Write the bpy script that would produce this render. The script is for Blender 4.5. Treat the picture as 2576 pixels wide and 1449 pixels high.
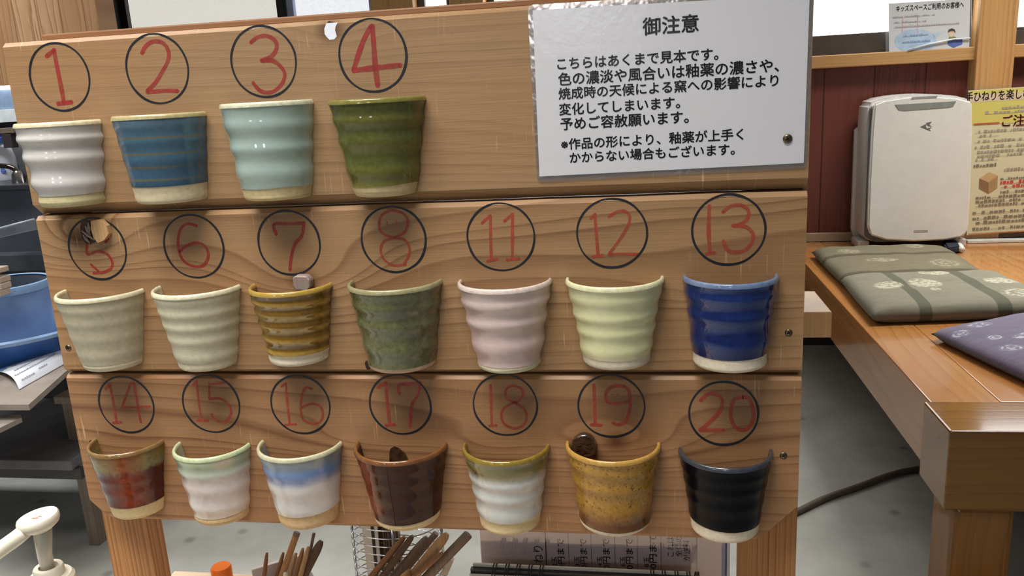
import bpy, bmesh, math, random
from mathutils import Vector, Matrix, noise as mnoise
S = bpy.context.scene
COL = S.collection
for o in list(bpy.data.objects): bpy.data.objects.remove(o)
R_ = random.Random(5)
PI = math.pi

# ------------------------------------------------------------------ camera
F = 2050.0
ROT = ((0.9865703, 0.15432717, -0.05349914), (-0.01506011, -0.2401963, -0.97060751), (-0.16264141, 0.95837825, -0.23464635))
rt, dn, fw = [Vector(r) for r in ROT]
CAM = Vector((0, 0, 1.1))
cd = bpy.data.cameras.new('camera'); cam = bpy.data.objects.new('camera', cd); COL.objects.link(cam)
m = Matrix.Identity(4)
for i in range(3):
    m[i][0] = rt[i]; m[i][1] = -dn[i]; m[i][2] = -fw[i]; m[i][3] = CAM[i]
cam.matrix_world = m
cd.sensor_fit = 'HORIZONTAL'; cd.sensor_width = 36; cd.lens = F / 2576 * 36; cd.clip_start = 0.02
S.camera = cam

# ------------------------------------------------------------------ light and exposure
S.view_settings.view_transform = 'Standard'; S.view_settings.look = 'None'
S.view_settings.gamma = 1; S.view_settings.exposure = 0.03; S.view_settings.use_curve_mapping = False
w = bpy.data.worlds.new('world'); S.world = w; w.use_nodes = True
w.node_tree.nodes['Background'].inputs[0].default_value = (0.86, 0.93, 1.0, 1)
w.node_tree.nodes['Background'].inputs[1].default_value = 0.12

def area(name, loc, target, sx, sy, power, col=(1, 1, 1), spread=180):
    l = bpy.data.lights.new(name, 'AREA'); l.shape = 'RECTANGLE'; l.size = sx; l.size_y = sy; l.energy = power; l.color = col
    l.spread = math.radians(spread)
    o = bpy.data.objects.new(name, l); COL.objects.link(o); o.location = loc
    o.rotation_euler = (Vector(target) - Vector(loc)).to_track_quat('-Z', 'Y').to_euler()
    return o
# ceiling fluorescents with spreads narrowed to shape the falloff, one added light, and the daylight windows on the side behind the photographer
area('ceiling_area_light', (-0.72, 0.12, 2.35), (-0.72, 0.12, 0), 1.6, 0.35, 25, (1, 0.96, 0.89), 90)
area('ceiling_area_light', (-1.5, 0.75, 2.45), (-1.5, 0.75, 0), 1.0, 0.35, 13, (1, 0.98, 0.95), 84)
area('ceiling_area_light', (-2.4, 1.9, 2.45), (-2.4, 1.9, 0), 1.0, 0.35, 17, (0.98, 0.99, 1), 115)  # unseen light added over the sink to brighten the bottles and boarding
area('ceiling_area_light', (1.5, 2.55, 2.45), (1.5, 2.55, 0), 1.2, 0.35, 22, (1, 0.98, 0.94), 100)
area('daylight_window', (-1.75, -2.4, 1.75), (-0.5, 0.8, 0.9), 0.3, 0.5, 6, (0.92, 0.96, 1))
area('daylight_window', (-0.35, -2.6, 1.75), (-0.3, 0.8, 0.9), 0.3, 0.5, 5, (0.92, 0.96, 1))

# ------------------------------------------------------------------ helpers
def at(px, py, Y):
    d = rt * ((px - 1288) / F) + dn * ((py - 724.5) / F) + fw
    return CAM + d * (Y / d.y)
def atz(px, py, z):
    d = rt * ((px - 1288) / F) + dn * ((py - 724.5) / F) + fw
    return CAM + d * ((z - CAM.z) / d.z)
def lin(c):
    c = c / 255.0
    return c / 12.92 if c <= 0.04045 else ((c + 0.055) / 1.055) ** 2.4
def rgb(*c): return (lin(c[0]), lin(c[1]), lin(c[2]), 1)

class NT:
    def __init__(s, name):
        s.m = bpy.data.materials.new(name); s.m.use_nodes = True; s.t = s.m.node_tree
        s.b = s.t.nodes['Principled BSDF']; s.out = s.t.nodes['Material Output']
    def n(s, t, **k):
        x = s.t.nodes.new(t)
        for a, v in k.items(): setattr(x, a, v)
        return x
    def put(s, sock, v):
        if hasattr(v, 'is_output'): s.t.links.new(v, sock)
        else: sock.default_value = v
    def f(s, op, a, b=0.0, c=0.0):
        x = s.n('ShaderNodeMath', operation=op)
        for i, v in enumerate((a, b, c)): s.put(x.inputs[i], v)
        return x.outputs[0]
    def noise(s, vec, scale=1.0, detail=2.0, rough=0.5, dim='3D', wv=None):
        x = s.n('ShaderNodeTexNoise', noise_dimensions=dim)
        if vec is not None: s.put(x.inputs['Vector'], vec)
        if wv is not None: s.put(x.inputs['W'], wv)
        x.inputs['Scale'].default_value = scale; x.inputs['Detail'].default_value = detail; x.inputs['Roughness'].default_value = rough
        return x.outputs['Fac']
    def comb(s, x, y, z):
        c = s.n('ShaderNodeCombineXYZ')
        for i, v in enumerate((x, y, z)): s.put(c.inputs[i], v)
        return c.outputs[0]
    def xyz(s, which='Object'):
        tc = s.n('ShaderNodeTexCoord'); sp = s.n('ShaderNodeSeparateXYZ'); s.t.links.new(tc.outputs[which], sp.inputs[0])
        return sp.outputs[0], sp.outputs[1], sp.outputs[2]
    def ramp(s, fac, stops, interp='LINEAR'):
        r = s.n('ShaderNodeValToRGB'); cr = r.color_ramp; cr.interpolation = interp
        while len(cr.elements) < len(stops): cr.elements.new(0.5)
        for e, (p, c) in zip(cr.elements, stops):
            e.position = p; e.color = c if len(c) == 4 else (*c, 1)
        s.put(r.inputs[0], fac); return r.outputs[0]
    def mix(s, fac, a, b, mode='MIX'):
        x = s.n('ShaderNodeMix', data_type='RGBA', blend_type=mode)
        s.put(x.inputs[0], fac); s.put(x.inputs[6], a); s.put(x.inputs[7], b); return x.outputs[2]
    def mapr(s, v, a, b, c=0.0, d=1.0):
        x = s.n('ShaderNodeMapRange'); x.clamp = True
        for i, q in enumerate((v, a, b, c, d)): s.put(x.inputs[i], q)
        return x.outputs[0]
    def bump(s, h, strength=0.3, dist=0.001):
        x = s.n('ShaderNodeBump'); x.inputs['Strength'].default_value = strength; x.inputs['Distance'].default_value = dist
        s.put(x.inputs['Height'], h); s.t.links.new(x.outputs[0], s.b.inputs['Normal'])
    def fin(s, col=None, rough=None, metal=None, spec=None, coat=None, alpha=None, em=None, ems=0):
        I = s.b.inputs
        if col is not None: s.put(I['Base Color'], col)
        if rough is not None: s.put(I['Roughness'], rough)
        if metal is not None: I['Metallic'].default_value = metal
        if spec is not None: I['Specular IOR Level'].default_value = spec
        if coat is not None: I['Coat Weight'].default_value = coat; I['Coat Roughness'].default_value = 0.08
        if alpha is not None: s.put(I['Alpha'], alpha)
        if em is not None: s.put(I['Emission Color'], em); I['Emission Strength'].default_value = ems
        return s.m

def plain(name, c, rough=0.5, metal=0, spec=0.5, coat=None, var=0.06, vs=30):
    n = NT(name); x, y, z = n.xyz()
    k = n.noise(n.comb(x, y, z), vs, 3)
    d = tuple(v * (1 - 2 * var) for v in c[:3]); l = tuple(min(1, v * (1 + 2 * var)) for v in c[:3])
    return n.fin(n.ramp(k, [(0.3, d), (0.7, l)]), rough, metal, spec, coat)

def film_mat(name, tint=(0.9, 0.92, 0.95, 1), fac=0.12, rough=0.12, bumpy=0.0, bs=60):
    n = NT(name); n.t.nodes.remove(n.b)
    tr = n.n('ShaderNodeBsdfTransparent'); gl = n.n('ShaderNodeBsdfGlossy'); mx = n.n('ShaderNodeMixShader')
    gl.inputs['Roughness'].default_value = rough; gl.inputs['Color'].default_value = tint
    fr = n.n('ShaderNodeLayerWeight'); fr.inputs[0].default_value = 0.5
    n.put(mx.inputs[0], n.f('ADD', n.f('MULTIPLY', n.f('POWER', fr.outputs['Facing'], 5), 0.9), fac + 0.035))
    n.t.links.new(tr.outputs[0], mx.inputs[1]); n.t.links.new(gl.outputs[0], mx.inputs[2])
    if bumpy:
        x, y, z = n.xyz(); b = n.n('ShaderNodeBump'); b.inputs['Strength'].default_value = bumpy; b.inputs['Distance'].default_value = 0.002
        n.put(b.inputs['Height'], n.noise(n.comb(x, y, z), bs, 2)); n.t.links.new(b.outputs[0], gl.inputs['Normal'])
        n.t.links.new(b.outputs[0], fr.inputs['Normal'])
    n.t.links.new(mx.outputs[0], n.out.inputs[0]); return n.m

def thing(name, label, cat, loc=(0, 0, 0), group=None):
    o = bpy.data.objects.new(name, None); COL.objects.link(o); o.location = loc; o.empty_display_size = 0.02
    o['label'] = label; o['category'] = cat
    if group: o['group'] = group
    return o
def tag(o, label, cat, group=None):
    o['label'] = label; o['category'] = cat
    if group: o['group'] = group
    return o
def chain_loc(p):
    return p.location.copy() if p.parent is None else Vector((0, 0, 0))
def link(name, me, mat=None, parent=None, smooth=False, label=None):
    o = bpy.data.objects.new(name, me); COL.objects.link(o)
    if mat is not None and not me.materials: me.materials.append(mat)
    if smooth:
        for p in me.polygons: p.use_smooth = True
    if parent is not None:
        o.parent = parent; o.matrix_parent_inverse = Matrix.Translation(-chain_loc(parent))
    if label: o['label'] = label
    return o
def obj(name, bm, mat=None, parent=None, smooth=False, label=None, angle=None):
    bmesh.ops.recalc_face_normals(bm, faces=bm.faces)
    me = bpy.data.meshes.new(name)
    if angle is not None:
        for f in bm.faces: f.smooth = True
        for e in bm.edges:
            e.smooth = not (len(e.link_faces) == 2 and e.calc_face_angle(0) > angle)
        smooth = False
    bm.to_mesh(me); bm.free()
    return link(name, me, mat, parent, smooth, label)
def struct(o): o['kind'] = 'structure'; return o

def box(bm, x0, x1, y0, y1, z0, z1, bev=0.0, M=None):
    r = bmesh.ops.create_cube(bm, size=1)
    for v in r['verts']:
        v.co = Vector(((x0 + x1) / 2 + v.co.x * (x1 - x0), (y0 + y1) / 2 + v.co.y * (y1 - y0), (z0 + z1) / 2 + v.co.z * (z1 - z0)))
    if bev:
        es = list({e for v in r['verts'] for e in v.link_edges})
        rr = bmesh.ops.bevel(bm, geom=es, offset=bev, segments=2, affect='EDGES', profile=0.5)
        vs = list({v for f in rr['faces'] for v in f.verts} | {v for v in r['verts'] if v.is_valid})
    else: vs = r['verts']
    if M is not None:
        for v in vs: v.co = M @ v.co
    return vs
def boxo(name, dims, mat, parent=None, bev=0.002, label=None, M=None):
    bm = bmesh.new(); box(bm, *dims, bev=bev, M=M); return obj(name, bm, mat, parent, label=label)
def quad(bm, pts): return bm.faces.new([bm.verts.new(p) for p in pts])
def prism(bm, pts, off):
    a = [bm.verts.new(p) for p in pts]; b = [bm.verts.new(Vector(p) + Vector(off)) for p in pts]
    n = len(pts)
    bm.faces.new(a); bm.faces.new(b[::-1])
    for i in range(n): bm.faces.new((a[i], a[(i + 1) % n], b[(i + 1) % n], b[i]))
def tube(bm, pts, rad, seg=10, cap=True):
    pts = [Vector(p) for p in pts]; rads = rad if isinstance(rad, (list, tuple)) else [rad] * len(pts)
    rings = []; up = None
    for i, p in enumerate(pts):
        d = (pts[min(i + 1, len(pts) - 1)] - pts[max(i - 1, 0)]).normalized()
        if up is None: up = d.orthogonal().normalized()
        up = (up - d * up.dot(d)).normalized(); sd = d.cross(up)
        rings.append([bm.verts.new(p + (up * math.cos(2 * PI * k / seg) + sd * math.sin(2 * PI * k / seg)) * rads[i]) for k in range(seg)])
    for a, b in zip(rings, rings[1:]):
        for k in range(seg): bm.faces.new((a[k], a[(k + 1) % seg], b[(k + 1) % seg], b[k]))
    if cap: bm.faces.new(rings[0][::-1]); bm.faces.new(rings[-1])
def lathe(bm, prof, c, seg=40, a0=0.0, a1=2 * PI):
    full = abs(a1 - a0 - 2 * PI) < 1e-6; n = seg if full else seg + 1
    rings = []
    for k in range(n):
        a = a0 + (a1 - a0) * k / seg
        rings.append([bm.verts.new((c[0] + r * math.cos(a), c[1] + r * math.sin(a), c[2] + z)) for r, z in prof])
    for k in range(seg):
        A = rings[k]; B = rings[(k + 1) % n]
        for i in range(len(prof) - 1): bm.faces.new((A[i], A[i + 1], B[i + 1], B[i]))
    bmesh.ops.remove_doubles(bm, verts=bm.verts, dist=1e-6)
def smoothpts(pts, per=8):
    pts = [Vector(p) for p in pts]
    if len(pts) < 3: return [pts[0].lerp(pts[1], i / 6) for i in range(7)]
    out = []
    for i in range(len(pts) - 1):
        p0 = pts[max(i - 1, 0)]; p1 = pts[i]; p2 = pts[i + 1]; p3 = pts[min(i + 2, len(pts) - 1)]
        for k in range(per):
            t = k / per
            out.append(0.5 * ((2 * p1) + (p2 - p0) * t + (2 * p0 - 5 * p1 + 4 * p2 - p3) * t * t + (3 * p1 - p0 - 3 * p2 + p3) * t ** 3))
    out.append(pts[-1]); return out
def ribbon(bm, pts, width, y, jit=0.1):
    # flat pen stroke on the plane Y=y, points are (x, z)
    L = []; n = len(pts)
    for i, p in enumerate(pts):
        d = pts[min(i + 1, n - 1)] - pts[max(i - 1, 0)]
        if d.length < 1e-9: d = Vector((1, 0))
        d.normalize(); q = Vector((-d.y, d.x)); ww = width / 2 * (1 + jit * (mnoise.noise(Vector((p.x * 60, p.y * 60, 3))) * 2))
        L.append((p + q * ww, p - q * ww))
    vs = [(bm.verts.new((a.x, y, a.y)), bm.verts.new((b.x, y, b.y))) for a, b in L]
    for a, b in zip(vs, vs[1:]): bm.faces.new((a[0], a[1], b[1], b[0]))
    for p, k in ((pts[0], 0), (pts[-1], 1)):
        c = [bm.verts.new((p.x + width / 2 * math.cos(t * PI / 5), y + 0.00005, p.y + width / 2 * math.sin(t * PI / 5))) for t in range(10)]
        bm.faces.new(c)

def text(name, body, pL, pR, height, mat, parent, normal=(0, -1, 0), bold=0.0, lift=0.0006):
    cu = bpy.data.curves.new('tmp', 'FONT'); cu.body = body; cu.size = 1; cu.resolution_u = 3
    o = bpy.data.objects.new('tmp', cu); COL.objects.link(o)
    dg = bpy.context.evaluated_depsgraph_get(); dg.update()
    me = bpy.data.meshes.new_from_object(o.evaluated_get(dg))
    bpy.data.objects.remove(o); bpy.data.curves.remove(cu)
    xs = [v.co.x for v in me.vertices]; ys = [v.co.y for v in me.vertices]
    x0, x1, y0, y1 = min(xs), max(xs), min(ys), max(ys)
    pL, pR = Vector(pL), Vector(pR); n = Vector(normal).normalized(); u = pR - pL; v = n.cross(u.normalized())
    for q in me.vertices:
        q.co = pL + u * ((q.co.x - x0) / (x1 - x0)) + v * ((q.co.y - y0) * (height / (y1 - y0) if height else u.length / (x1 - x0) * 0.97)) + n * lift
    if bold:
        bm = bmesh.new(); bm.from_mesh(me); src = bm.verts[:] + bm.edges[:] + bm.faces[:]; ul = u.length / (x1 - x0) * bold; un = u.normalized()
        for off in (un * ul, -un * ul, v * ul, -v * ul):
            g = bmesh.ops.duplicate(bm, geom=src)['geom']
            for e in g:
                if isinstance(e, bmesh.types.BMVert): e.co += off
        bm.to_mesh(me); bm.free()
    me.name = name; me.materials.clear()
    return link(name, me, mat, parent)

# ------------------------------------------------------------------ materials
def wood(name, base, dark, axis='X', freq=70, knots=(), tilt=0.0, line=0.6, rough=0.45, seed=0.0, coat=None, warm=None, scratch=0.0, wav=0.012, org=(0, 0), xs=2.5):
    n = NT(name); X, Y, Z = n.xyz()
    if axis == 'X': a, b, c = X, Z, Y
    elif axis == 'Z': a, b, c = Z, X, Y
    elif axis == 'Y': a, b, c = Y, X, Z
    if axis in 'ZY': b = n.f('ADD', b, n.f('MULTIPLY', c, 0.6))
    elif not knots: b = n.f('ADD', b, n.f('MULTIPLY', c, 0.7))
    wp = n.noise(n.comb(n.f('MULTIPLY', a, xs), n.f('MULTIPLY', b, xs * 2.6), seed), 1, 2)
    h = n.f('ADD', b, n.f('MULTIPLY', n.f('SUBTRACT', wp, 0.5), wav * 2))
    if tilt: h = n.f('ADD', h, n.f('MULTIPLY', a, tilt))
    core = None
    for kx, kz, ax, az, A, rr in knots:
        dx = n.f('SUBTRACT', a, kx); dz = n.f('SUBTRACT', b, kz)
        e = n.f('ADD', n.f('POWER', n.f('ABSOLUTE', n.f('DIVIDE', dx, ax)), 2), n.f('POWER', n.f('ABSOLUTE', n.f('DIVIDE', dz, az)), 2))
        h = n.f('ADD', h, n.f('MULTIPLY', n.f('DIVIDE', 1.0, n.f('ADD', 1.0, e)), A))
        if rr:
            dd = n.f('SQRT', n.f('ADD', n.f('MULTIPLY', dx, dx), n.f('MULTIPLY', n.f('MULTIPLY', dz, dz), 1.8)))
            kk = n.mapr(n.f('ADD', dd, n.f('MULTIPLY', n.f('SUBTRACT', wp, 0.5), rr)), rr * 0.35, rr * 1.5, 1, 0)
            core = kk if core is None else n.f('MAXIMUM', core, kk)
    r1 = n.noise(None, 1, 1, 0.5, '1D', n.f('MULTIPLY', h, freq * 0.55))
    fr = n.f('FRACT', n.f('ADD', n.f('MULTIPLY', h, freq), n.f('MULTIPLY', r1, 1.6)))
    rg = n.ramp(fr, [(0, (0, 0, 0)), (0.35, (0.05,) * 3), (0.72, (0.4,) * 3), (0.9, (1,) * 3), (0.97, (0.5,) * 3), (1, (0, 0, 0))])
    amp = n.mapr(n.noise(None, 1, 1, 0.5, '1D', n.f('ADD', n.f('MULTIPLY', h, freq * 0.23), seed)), 0.3, 0.7, 0.25, 1.0)
    fac = n.f('MULTIPLY', n.f('MULTIPLY', rg, amp), line)
    col = n.mix(fac, rgb(*base), rgb(*dark))
    bl = n.noise(n.comb(n.f('MULTIPLY', a, 4), n.f('MULTIPLY', b, 14), seed + 3), 1, 3)
    wc = warm if warm else tuple(min(255, v * q) for v, q in zip(base, (1.01, 0.955, 0.89)))
    col = n.mix(n.mapr(bl, 0.4, 0.75, 0, 0.7), col, rgb(*wc), 'MIX')
    col = n.mix(n.f('MULTIPLY', fac, 0.8), col, rgb(*dark))
    fb = n.noise(n.comb(n.f('MULTIPLY', a, 9), n.f('MULTIPLY', b, 700), n.f('MULTIPLY', c, 9)), 1, 2)
    col = n.mix(1.0, col, n.ramp(fb, [(0.25, (0.86,) * 3), (0.7, (1.06,) * 3)]), 'MULTIPLY')
    if core is not None: col = n.mix(n.f('MULTIPLY', core, 0.85), col, rgb(88, 52, 30))
    if scratch:
        sc = n.noise(n.comb(n.f('MULTIPLY', a, 420), n.f('MULTIPLY', b, 22), seed), 1, 1)
        mk = n.noise(n.comb(n.f('MULTIPLY', a, 7), n.f('MULTIPLY', b, 12), seed + 9), 1, 1)
        sf = n.f('MULTIPLY', n.mapr(sc, 0.66, 0.78), n.mapr(mk, 0.5, 0.65, 0, scratch))
        col = n.mix(sf, col, rgb(214, 178, 138))
    n.bump(n.f('SUBTRACT', fb, fac), 0.12, 0.0008)
    return n.fin(col, rough, 0, 0.35, coat)

def metal_mat(name, c, rough=0.25): return plain(name, c, rough, 1, var=0.05)
def grunge(name, c1, c2, scale=8, rough=0.7, spots=None, spec=0.4):
    n = NT(name); x, y, z = n.xyz(); v = n.comb(x, y, z)
    col = n.ramp(n.noise(v, scale, 5, 0.6), [(0.3, rgb(*c1)), (0.7, rgb(*c2))])
    if spots:
        vn = n.n('ShaderNodeTexVoronoi'); n.put(vn.inputs['Vector'], v); vn.inputs['Scale'].default_value = spots[0]
        col = n.mix(n.mapr(vn.outputs['Distance'], 0.05, 0.14, 0.8, 0), col, rgb(*spots[1]))
    n.bump(n.noise(v, scale * 20, 3), 0.1, 0.001)
    return n.fin(col, rough, 0, spec)

def glaze(name, stops, rough=0.14, jag=0.02, fine=0.0, band=0.0, bandn=5, bandcol=(255, 255, 255), bandph=0.0, slope=0.0, speck=None, mott=0.06, streak=None, blob=None, lines=None, seed=0.0, coat=0.5, spec=0.5):
    n = NT(name); u, t, _ = n.xyz('UV'); X, Y, Z = n.xyz(); v = n.comb(X, Y, Z)
    tt = n.f('ADD', t, n.f('MULTIPLY', n.f('SUBTRACT', n.noise(n.comb(n.f('MULTIPLY', u, 9), n.f('MULTIPLY', t, 2), seed), 1, 2), 0.5), jag * 2))
    if fine: tt = n.f('ADD', tt, n.f('MULTIPLY', n.f('SUBTRACT', n.noise(n.comb(n.f('MULTIPLY', u, 70), n.f('MULTIPLY', t, 5), seed), 1, 3, 0.7), 0.5), fine * 2))
    col = n.ramp(tt, [(p, rgb(*c)) for p, c in stops])
    if band:
        s = n.f('SINE', n.f('ADD', n.f('MULTIPLY', n.f('ADD', t, n.f('MULTIPLY', u, slope)), bandn * 2 * PI), bandph))
        col = n.mix(n.f('MULTIPLY', n.mapr(s, -0.4, 1), band), col, rgb(*bandcol))
    if lines:
        lc, ts, wd = lines
        for q in ts:
            tq = n.f('ADD', t, n.f('MULTIPLY', n.f('SUBTRACT', u, 0.5), 0.02))
            k = n.mapr(n.f('ABSOLUTE', n.f('SUBTRACT', tq, q)), wd * 0.4, wd, 0.8, 0)
            k = n.f('MULTIPLY', k, n.mapr(n.f('ABSOLUTE', n.f('SUBTRACT', u, 0.5)), 0.43, 0.47, 1, 0))
            col = n.mix(k, col, rgb(*lc))
    if streak:
        sc, uc, uw, am = streak
        k = n.mapr(n.f('ABSOLUTE', n.f('SUBTRACT', n.f('ADD', u, n.f('MULTIPLY', n.f('SUBTRACT', n.noise(v, 60, 2), 0.5), 0.12)), uc)), 0, uw, am, 0)
        col = n.mix(n.f('MULTIPLY', k, n.mapr(t, 0.12, 0.25)), col, rgb(*sc))
    if blob:
        bc, th = blob
        col = n.mix(n.mapr(n.noise(v, 28, 2), th, th + 0.2, 0, 0.7), col, rgb(*bc))
    mo = n.noise(v, 220, 3, 0.6)
    col = n.mix(1.0, col, n.ramp(mo, [(0.25, (1 - 2.5 * mott,) * 3), (0.75, (1 + 2 * mott,) * 3)]), 'MULTIPLY')
    if speck:
        sc, th, am, scale = speck
        k = n.mapr(n.noise(v, scale, 2, 0.6), th, th + 0.05, 0, am)
        col = n.mix(k, col, rgb(*sc))
    n.bump(n.noise(v, 60, 2), 0.06 if spec > 0.4 else 0.025, 0.002)
    return n.fin(col, rough, 0, spec, coat)

M = {}
M['plank1'] = wood('cedar_top', (166, 133, 97), (132, 99, 66), freq=85, line=0.4, rough=0.42, seed=1.3, scratch=0.7, tilt=0.05,
                   knots=[(-0.295, 1.165, 0.05, 0.022, 0.02, 0.012), (-0.63, 1.12, 0.10, 0.02, 0.012, 0), (0.02, 1.06, 0.14, 0.02, 0.02, 0), (-0.2, 1.01, 0.3, 0.02, -0.012, 0)])
M['plank2'] = wood('cedar_middle', (165, 130, 93), (116, 81, 54), freq=62, line=0.75, rough=0.42, seed=4.1, scratch=0.7, tilt=-0.03,
                   knots=[(-0.352, 0.922, 0.10, 0.045, 0.075, 0.015), (-0.602, 0.972, 0.06, 0.03, 0.06, 0.014), (-0.55, 0.905, 0.03, 0.014, 0.014, 0.007), (0.07, 0.905, 0.12, 0.03, 0.045, 0), (0.16, 0.905, 0.05, 0.02, 0.03, 0), (-0.02, 0.945, 0.1, 0.018, 0.012, 0)])
M['plank3'] = wood('cedar_bottom', (159, 120, 84), (108, 70, 47), freq=66, line=0.7, rough=0.42, seed=7.7, scratch=0.6, tilt=0.02,
                   knots=[(-0.033, 0.745, 0.09, 0.03, 0.06, 0.013), (-0.30, 0.742, 0.12, 0.026, 0.045, 0.0), (-0.16, 0.735, 0.06, 0.02, 0.03, 0), (-0.59, 0.73, 0.1, 0.02, 0.02, 0)])
M['post'] = wood('cedar_post', (176, 128, 80), (112, 72, 40), 'Z', freq=180, line=0.85, wav=0.003, seed=2.2)
M['rail'] = wood('rail_wood', (150, 108, 74), (112, 74, 46), 'X', freq=90, line=0.5, seed=5.2)
M['peg'] = wood('peg_wood', (206, 168, 122), (180, 140, 96), 'Z', freq=200, line=0.4, seed=5.9)
M['peg_grey'] = wood('weathered_peg_wood', (150, 136, 130), (110, 96, 92), 'Z', freq=220, line=0.5, seed=6.9)
M['knot_dark'] = grunge('dark_knot', (30, 20, 14), (84, 58, 40), 90, 0.25, spec=0.6)
M['ink'] = plain('black_marker', rgb(26, 28, 36), 0.5, var=0.2, vs=60)
def redink(name, c):
    n = NT(name); x, y, z = n.xyz(); v = n.comb(x, y, z)
    col = n.ramp(n.noise(v, 120, 3), [(0.3, rgb(*c)), (0.8, rgb(*[min(255, q * 1.12 + 6) for q in c]))])
    return n.fin(col, 0.5, alpha=n.mapr(n.noise(v, 160, 3), 0.3, 0.62, 0.92, 0.55))
M['red'] = redink('red_marker', (158, 46, 44))
M['red_faded'] = redink('faded_red_marker', (164, 66, 50))
M['screw'] = metal_mat('brass_screw', rgb(120, 108, 84), 0.35)
M['screw_dark'] = plain('screw_recess', rgb(24, 22, 20), 0.6)
M['black_ink'] = plain('printed_black', rgb(24, 25, 34), 0.5, var=0.05)
M['white_plastic'] = plain('white_plastic', rgb(216, 212, 202), 0.25, var=0.02)
M['cream_plastic'] = plain('cream_plastic', rgb(222, 214, 196), 0.3, var=0.02)

# ------------------------------------------------------------------ room
floor_m = grunge('concrete_floor', (148, 148, 142), (170, 170, 163), 5, 0.65, (7, (116, 114, 110)))
struct(boxo('floor', (-4, 3.5, -1.2, 3.6, -0.1, 0), floor_m, bev=0))
struct(boxo('ceiling', (-4, 3.5, -1.0, 3.6, 2.6, 2.7), plain('ceiling_white', rgb(206, 202, 194), 0.9), bev=0))
BY = 3.42
def panel_wood():
    n = NT('red_brown_boards'); X, Y, Z = n.xyz()
    seam = n.f('PINGPONG', n.f('ADD', X, 0.045), 0.0925)
    wv = n.noise(n.comb(n.f('MULTIPLY', X, 30), n.f('MULTIPLY', Z, 2.0), 0), 1, 3)
    rg = n.f('FRACT', n.f('MULTIPLY', n.f('ADD', n.f('MULTIPLY', X, 8), wv), 5))
    col = n.ramp(rg, [(0, rgb(112, 60, 46)), (0.7, rgb(101, 50, 38)), (0.95, rgb(78, 37, 28)), (1, rgb(108, 58, 44))])
    col = n.mix(n.mapr(n.noise(n.comb(n.f('MULTIPLY', X, 5), n.f('MULTIPLY', Z, 1.5), 4), 1, 2), 0.35, 0.7, 0, 0.8), col, rgb(114, 60, 47))
    col = n.mix(n.mapr(seam, 0.0012, 0.004, 0.85, 0), col, rgb(44, 18, 14))
    return n.fin(col, 0.4)
struct(boxo('wall_back', (-4, 3.5, BY, BY + 0.1, 0, 1.12), panel_wood(), bev=0))
struct(boxo('wall_upper', (-4, 3.5, BY, BY + 0.1, 2.2, 2.6), plain('plaster', rgb(214, 211, 202), 0.9), bev=0))
pine = wood('window_timber', (196, 154, 100), (160, 114, 66), 'Z', freq=60, line=0.6, seed=3.3, rough=0.5)
pineh = wood('sill_timber', (192, 152, 100), (164, 120, 72), 'X', freq=90, line=0.4, seed=8.3, rough=0.5)
struct(boxo('trim_sill', (-1.2, 3.4, BY - 0.05, BY + 0.02, 1.12, 1.168), pineh, bev=0.004))
for i, (xa, xb) in enumerate(((1.214, 1.343), (-1.085, -0.908), (-0.757, -0.62))):
    struct(boxo('trim_%d' % (i + 1), (xa, xb, BY - 0.075, BY + 0.06, 0.0, 2.4), pine, bev=0.004))
struct(boxo('baseboard_back', (0.5, 3.4, BY - 0.016, BY, 0.44, 0.475), plain('base_trim', rgb(176, 150, 122), 0.6), bev=0.002))
glow = NT('bright_window'); glow.fin(rgb(250, 250, 250), 0.4, em=(1, 1, 1, 1), ems=4.0); glow = glow.m
def frosted(name, c, e, sc=120):
    n = NT(name); x, y, z = n.xyz(); k = n.noise(n.comb(x, y, z), sc, 3)
    col = n.ramp(k, [(0.3, tuple(q * 0.9 for q in rgb(*c)[:3])), (0.7, rgb(*c))])
    return n.fin(rgb(60, 60, 60), 0.6, em=col, ems=e)
dark_fr = plain('dark_window_frame', rgb(74, 66, 60), 0.5)
def window(i, xa, xb, za, zb, pane_m, fr_m, fw_=0.05, y=BY + 0.03):
    bm = bmesh.new(); fo = 0.03
    for d in ((xa, xb, y - fo, y + fo, za, za + fw_), (xa, xb, y - fo, y + fo, zb - 0.05, zb), (xa, xa + 0.03, y - fo, y + fo, za + fw_, zb - 0.05), (xb - 0.03, xb, y - fo, y + fo, za + fw_, zb - 0.05)):
        box(bm, *d, bev=0.002)
    f = struct(obj('window_%d' % i, bm, fr_m))
    boxo('pane', (xa + 0.03, xb - 0.03, y - 0.004, y + 0.004, za + fw_, zb - 0.05), pane_m, f, bev=0)
window(1, 0.0, 1.214, 1.168, 2.2, glow, dark_fr, 0.075)
window(2, 1.343, 2.6, 1.168, 2.2, glow, dark_fr, 0.062)
window(3, -0.908, -0.757, 1.168, 2.2, glow, dark_fr, 0.04)
window(4, -1.475, -1.085, 1.168, 2.2, frosted('frosted_pane', (244, 246, 250), 0.95), plain('steel_sash', rgb(150, 165, 190), 0.3, 0.6), 0.04)
window(5, -2.24, -1.49, 1.168, 2.2, frosted('paper_pane', (236, 232, 222), 0.85, 200), plain('black_sash', rgb(18, 16, 16), 0.4), 0.04)
window(6, -0.62, 0.0, 1.168, 2.2, glow, dark_fr, 0.05)
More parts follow.
